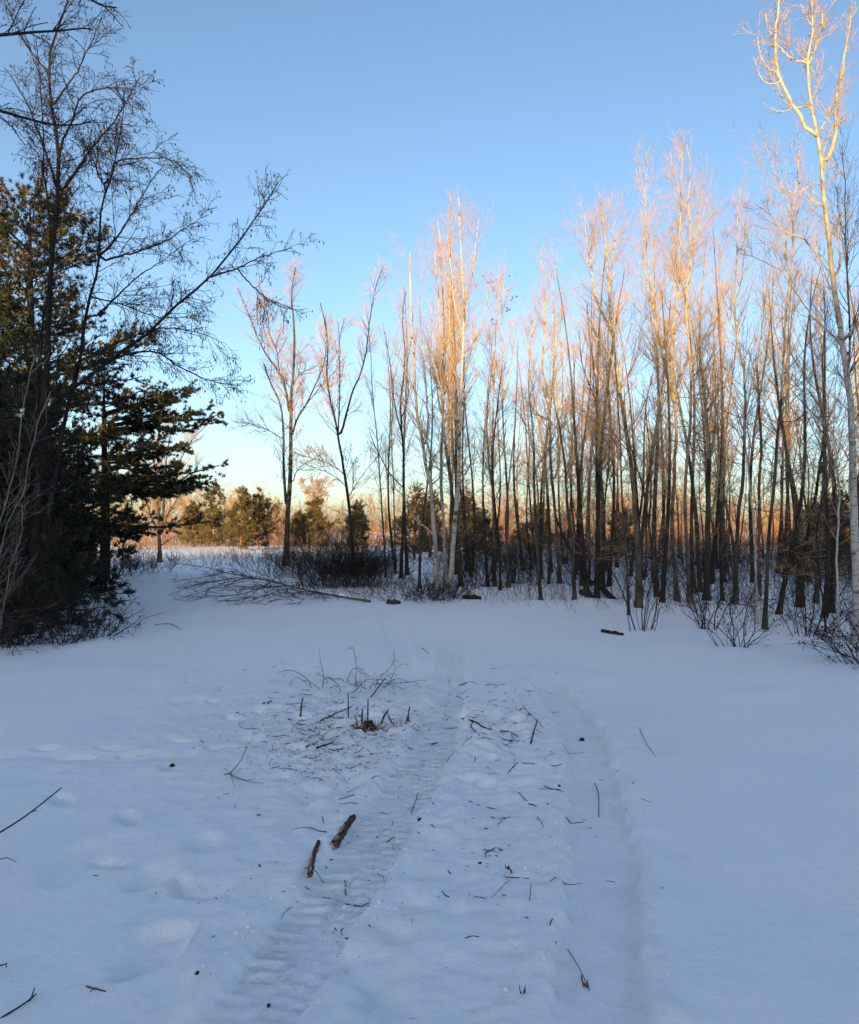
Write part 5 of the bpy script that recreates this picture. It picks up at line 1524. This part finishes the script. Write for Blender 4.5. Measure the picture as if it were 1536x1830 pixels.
# ------------------------------------------------------------------ stump with cut sapling stubs
def stump():
    rng = np.random.RandomState(42)
    q = gnd(660, 1303)
    org = np.array([q[0], q[1], ZAT(q[0], q[1])])
    e = thing('cut_stump', org, 'low splintered stump with pale torn fibres and thin upright stubs in the trampled snow', 'stump')
    g = Geo()
    P = np.array([[0, 0, -0.05], [0.0, 0, 0.02], [0.005, 0, 0.06]])
    g.tubes(P, np.array([0.07, 0.06, 0.05]), 10)
    v = g.v[0].reshape(3, 10, 3)
    v[2, :, 2] += rng.uniform(-0.02, 0.03, 10)
    g.obj('butt', M_LOGBARK, e)
    g = Geo()
    for k in range(70):
        a = rng.uniform(0, 2 * pi)
        s = np.array([rng.uniform(-0.16, 0.32), rng.uniform(-0.10, 0.14), 0.0])
        d_ = norm(np.array([rng.normal() * 0.7 + 0.25, rng.normal() * 0.5, rng.uniform(0.15, 1.0)]))
        L = rng.uniform(0.03, 0.11)
        g.tubes(np.stack([s - d_ * 0.02, s + d_ * L * 0.6, s + d_ * L]), np.array([0.004, 0.003, 0.0008]) * rng.uniform(0.6, 1.6), 4)
    o = g.obj('fibres', M_WOOD, e)
    o['kind'] = 'stuff'
    g = Geo()
    for k in range(34):
        s = np.array([rng.uniform(-0.45, 0.28), rng.uniform(-0.12, 0.25), 0.0])
        d_ = norm(np.array([rng.normal(), rng.normal() * 0.5, rng.uniform(0.0, 0.35)]))
        L = rng.uniform(0.05, 0.16)
        g.tubes(np.stack([s - d_ * 0.02, s + d_ * L * 0.6 + rng.normal(size=3) * .006, s + d_ * L]), np.array([0.006, 0.005, 0.002]) * rng.uniform(0.6, 1.6), 5)
    o = g.obj('bark_slivers', M_LOGBARK, e)
    o['kind'] = 'stuff'
    for (p0, p1, w) in [((623, 1288), (622, 1240), .007), ((657, 1297), (658, 1246), .008), ((647, 1295), (648, 1266), .008), ((679, 1292), (694, 1266), .011), ((728, 1291), (733, 1264), .008), ((730, 1291), (731, 1272), .006), ((640, 1296), (634, 1276), .006)]:
        a = gnd(*p0)
        h = (p0[1] - p1[1]) / FPX * a[1]
        dx = (p1[0] - p0[0]) / FPX * a[1]
        z = ZAT(a[0], a[1])
        W = np.array([[a[0], a[1], z - 0.03], [a[0] + dx * 0.45, a[1] + 0.01, z + h * 0.5], [a[0] + dx, a[1], z + h]])
        g = Geo()
        g.tubes(catmull(W, 7), np.linspace(w, w * 0.6, 7), 6)
        g.obj('stub', M_STICK, e, origin=org)
stump()
x, y = gp(628, 1228)
shrub('brush_pile', 'heap of thin cut brush behind the splintered stump', [(x, y, .35, .3)], 26, 0.6, 2.6, M_STICK, 901, tw=3, twig_r=0.0016, r0=0.004, up=0.0, gravv=2.2, wig=0.25, cat='brush pile')

# leaf and clod
def dead_leaf(label, px, py, s, seed):
    rng = np.random.RandomState(seed)
    q = gnd(px, py)
    z = ZAT(q[0], q[1]) + 0.012
    g = Geo()
    V = []
    n = 7
    for i in range(n):
        t = i / (n - 1)
        w = s * 0.35 * sin(pi * min(max(t, 0.04), 0.97)) * (1 + 0.25 * (-1) ** i)
        c = np.array([q[0] + (t - .5) * s, q[1], z + 0.018 * sin(3 * t + seed)])
        V += [c + np.array([0, -w, 0.010 * rng.normal() + 0.008]), c, c + np.array([0, w, 0.010 * rng.normal() + 0.010])]
    F = []
    for i in range(n - 1):
        for k in range(2):
            a = i * 3 + k
            F.append([a, a + 3, a + 4, a + 1])
    g.add(V, q=F)
    o = g.obj('dead_leaf', M_LEAF, None, origin=q)
    tag(o, label, 'leaf', 'dead leaves on the snow')
dead_leaf('curled red-brown leaf in the right-hand lane above the pale stem', 910, 1568, 0.035, 1)
dead_leaf('small tan leaf caught at the end of the thin stem', 1046, 1751, 0.03, 2)
dead_leaf('tan leaf lying by the groove near the bottom', 934, 1796, 0.022, 3)
dead_leaf('orange leaf scrap at the left rim of the churned snow', 478, 1259, 0.09, 4)

def clod(label, px, py, s, seed):
    rng = np.random.RandomState(seed)
    q = gnd(px, py)
    n, m = 9, 6
    V, F = [], []
    for j in range(m + 1):
        ph = -pi / 2 + pi * j / m
        for i in range(n):
            th = 2 * pi * i / n
            r = s * (1 + 0.25 * rng.normal())
            V.append([q[0] + r * cos(ph) * cos(th), q[1] + r * cos(ph) * sin(th), ZAT(q[0], q[1]) + s * 0.4 + r * 0.7 * sin(ph)])
    for j in range(m):
        for i in range(n):
            F.append([j * n + i, j * n + (i + 1) % n, (j + 1) * n + (i + 1) % n, (j + 1) * n + i])
    g = Geo()
    g.add(V, q=F)
    o = g.obj('clod', M_STICK, None, smooth=False, origin=q)
    tag(o, label, 'clod', 'dark clods on the snow')
for k, (px, py, s, lab) in enumerate([(1041, 1318, .022, 'dark clod on the head of the brownish right track'), (751, 1470, .014, 'dark clod on the strip between the tracks'), (352, 1768, .008, 'dark crumb on smooth snow near the bottom'),
                                      (480, 1789, .007, 'dark crumb in the lugs of the near tyre track'), (592, 1536, .009, 'dark crumb between the two broken pieces of branch'), (858, 1546, .007, 'small dark crumb in the lane above the dead leaf'),
                                      (308, 1376, .016, 'dark clod in the hollow on the left snow'), (279, 1607, .004, 'tiny dark pellet at the end of the short groove'), (1000, 1416, .009, 'crumb of dirt by the right track')]):
    clod(lab, px, py, s, 70 + k)

# wood chips, bark crumbs: too many to count
def litter(name, label, n, mat, seed, size, region):
    rng = np.random.RandomState(seed)
    pts = []
    for (px, py, sx, sy, wgt) in region:
        k = int(n * wgt)
        nc = max(k // 14, 3)
        cl = np.stack([px + rng.normal(size=nc) * sx, py + rng.normal(size=nc) * sy], 1)
        which = (rng.uniform(size=k) ** 1.8 * nc).astype(int)
        u = cl[which] + rng.normal(size=(k, 2)) * np.array([sx, sy]) * 0.16
        loose = rng.uniform(size=k) < 0.4
        u[loose] = np.stack([px + rng.normal(size=loose.sum()) * sx, py + rng.normal(size=loose.sum()) * sy], 1)
        pts.append(u)
    pts = np.vstack(pts)
    pts = pts[(pts[:, 1] > 1195) & (pts[:, 1] < 1850)]
    g = Geo()
    m = len(pts)
    W = np.array([gnd(*p) for p in pts])
    z = np.array([ZAT(a, b) for a, b in W[:, :2]])
    az = rng.uniform(0, 2 * pi, m)
    el = rng.normal(size=m) * 0.25
    D = np.stack([np.cos(az) * np.cos(el), np.sin(az) * np.cos(el), np.sin(el)], 1)
    L = size[0] + (size[1] - size[0]) * rng.uniform(size=m) ** 4
    wd = L * rng.uniform(0.10, 0.3, m)
    C = np.stack([W[:, 0], W[:, 1], z + wd * 0.3], 1)
    P = np.stack([C - D * (L * .5)[:, None], C + rng.normal(size=(m, 3)) * (L * 0.06)[:, None], C + D * (L * .5)[:, None]], 1)
    R = np.stack([wd * 0.35, wd * 0.5, wd * 0.25], 1)
    g.tubes(P, R, 3)
    o = g.obj(name, mat)
    tag(o, label, 'wood litter', kind='stuff')
REG = [(600, 1300, 90, 40, .42), (560, 1350, 80, 40, .22), (880, 1260, 60, 30, .08), (920, 1330, 60, 50, .06), (640, 1290, 50, 20, .10), (880, 1480, 110, 110, .07), (640, 1560, 160, 120, .05)]
litter('bark_crumbs', 'dark bark crumbs strewn over the trampled snow', 5600, M_STICK, 911, (0.003, 0.032), REG)
litter('wood_chips', 'tan wood chips strewn round the splintered stump', 3600, M_WOOD, 912, (0.003, 0.022), [(600, 1310, 80, 40, .6), (580, 1360, 70, 40, .3), (880, 1260, 50, 30, .10)])

def twig_litter():
    rng = np.random.RandomState(931)
    U = np.vstack([np.stack([600 + rng.normal(size=170) * 85, 1300 + rng.normal(size=170) * 42], 1), np.stack([890 + rng.normal(size=60) * 55, 1275 + rng.normal(size=60) * 45], 1), np.stack([760 + rng.normal(size=50) * 170, 1470 + rng.normal(size=50) * 110], 1)])
    U = U[(U[:, 1] > 1190) & (U[:, 1] < 1840)]
    P, R = [], []
    for px, py in U:
        q = gnd(px, py)
        a, L = rng.uniform(0, 6.28), rng.uniform(0.03, 0.17)
        bend = rng.normal() * 0.25
        pts = []
        for k, t in enumerate((-.5, -.15, .2, .5)):
            x, y = q[0] + cos(a + bend * t) * L * t, q[1] + sin(a + bend * t) * L * t
            pts.append([x, y, ZAT(x, y) + rng.uniform(-0.001, 0.006)])
        P.append(pts)
        w = rng.uniform(0.0012, 0.0032)
        R.append([w, w, w * .9, w * .6])
    g = Geo()
    g.tubes(np.array(P), np.array(R), 4)
    o = g.obj('twig_litter', M_STICK)
    tag(o, 'fine broken twigs lying flat in the trampled snow', 'wood litter', kind='stuff')
twig_litter()

def snow_crumbs():
    """broken lumps of snow thrown out by the wheels and the felling"""
    rng = np.random.RandomState(921)
    U = [np.stack([580 + rng.normal(size=900) * 95, 1325 + rng.normal(size=900) * 45], 1), np.stack([860 + rng.normal(size=260) * 70, 1290 + rng.normal(size=260) * 60], 1)]
    W = [np.array([gnd(*p)[:2] for p in np.vstack(U) if p[1] > 1190])]
    for line, half, n in ((TRACK_A, 0.2, 420), (TRACK_B, 0.19, 60), (TRACK_D, 0.17, 50)):
        k = rng.randint(5, len(line) - 2, n)
        t = norm(line[k + 1] - line[k])
        nn = np.stack([-t[:, 1], t[:, 0]], 1)
        W.append(line[k] + nn * (np.where(rng.uniform(size=n) < .5, -1, 1) * (half + np.abs(rng.normal(size=n)) * 0.05))[:, None] + rng.normal(size=(n, 2)) * 0.02)
    W = np.vstack(W)
    m = len(W)
    z = np.array([ZAT(a, b) for a, b in W])
    r = 0.003 + 0.012 * rng.uniform(size=m) ** 3.0
    base = np.array([[1, 0, 0], [0, 1, 0], [-1, 0, 0], [0, -1, 0], [0, 0, .75], [0, 0, -.6]], float)
    F = np.array([[0, 1, 4], [1, 2, 4], [2, 3, 4], [3, 0, 4], [1, 0, 5], [2, 1, 5], [3, 2, 5], [0, 3, 5]])
    V = base[None] * r[:, None, None] * rng.uniform(0.6, 1.35, (m, 6, 1))
    a = rng.uniform(0, 6.28, m)
    c, s_ = np.cos(a)[:, None], np.sin(a)[:, None]
    V = np.stack([V[..., 0] * c - V[..., 1] * s_, V[..., 0] * s_ + V[..., 1] * c, V[..., 2]], -1)
    V += np.stack([W[:, 0], W[:, 1], z + r * 0.02], 1)[:, None, :]
    g = Geo()
    g.add(V, t=(F[None] + np.arange(m)[:, None, None] * 6).reshape(-1, 3), tone=np.repeat(rng.uniform(0, .3, m), 6))
    o = g.obj('snow_crumbs', M_SNOW, smooth=False)
    tag(o, 'loose crumbs of broken snow round the stump and along the tyre tracks', 'snow', kind='stuff')
snow_crumbs()
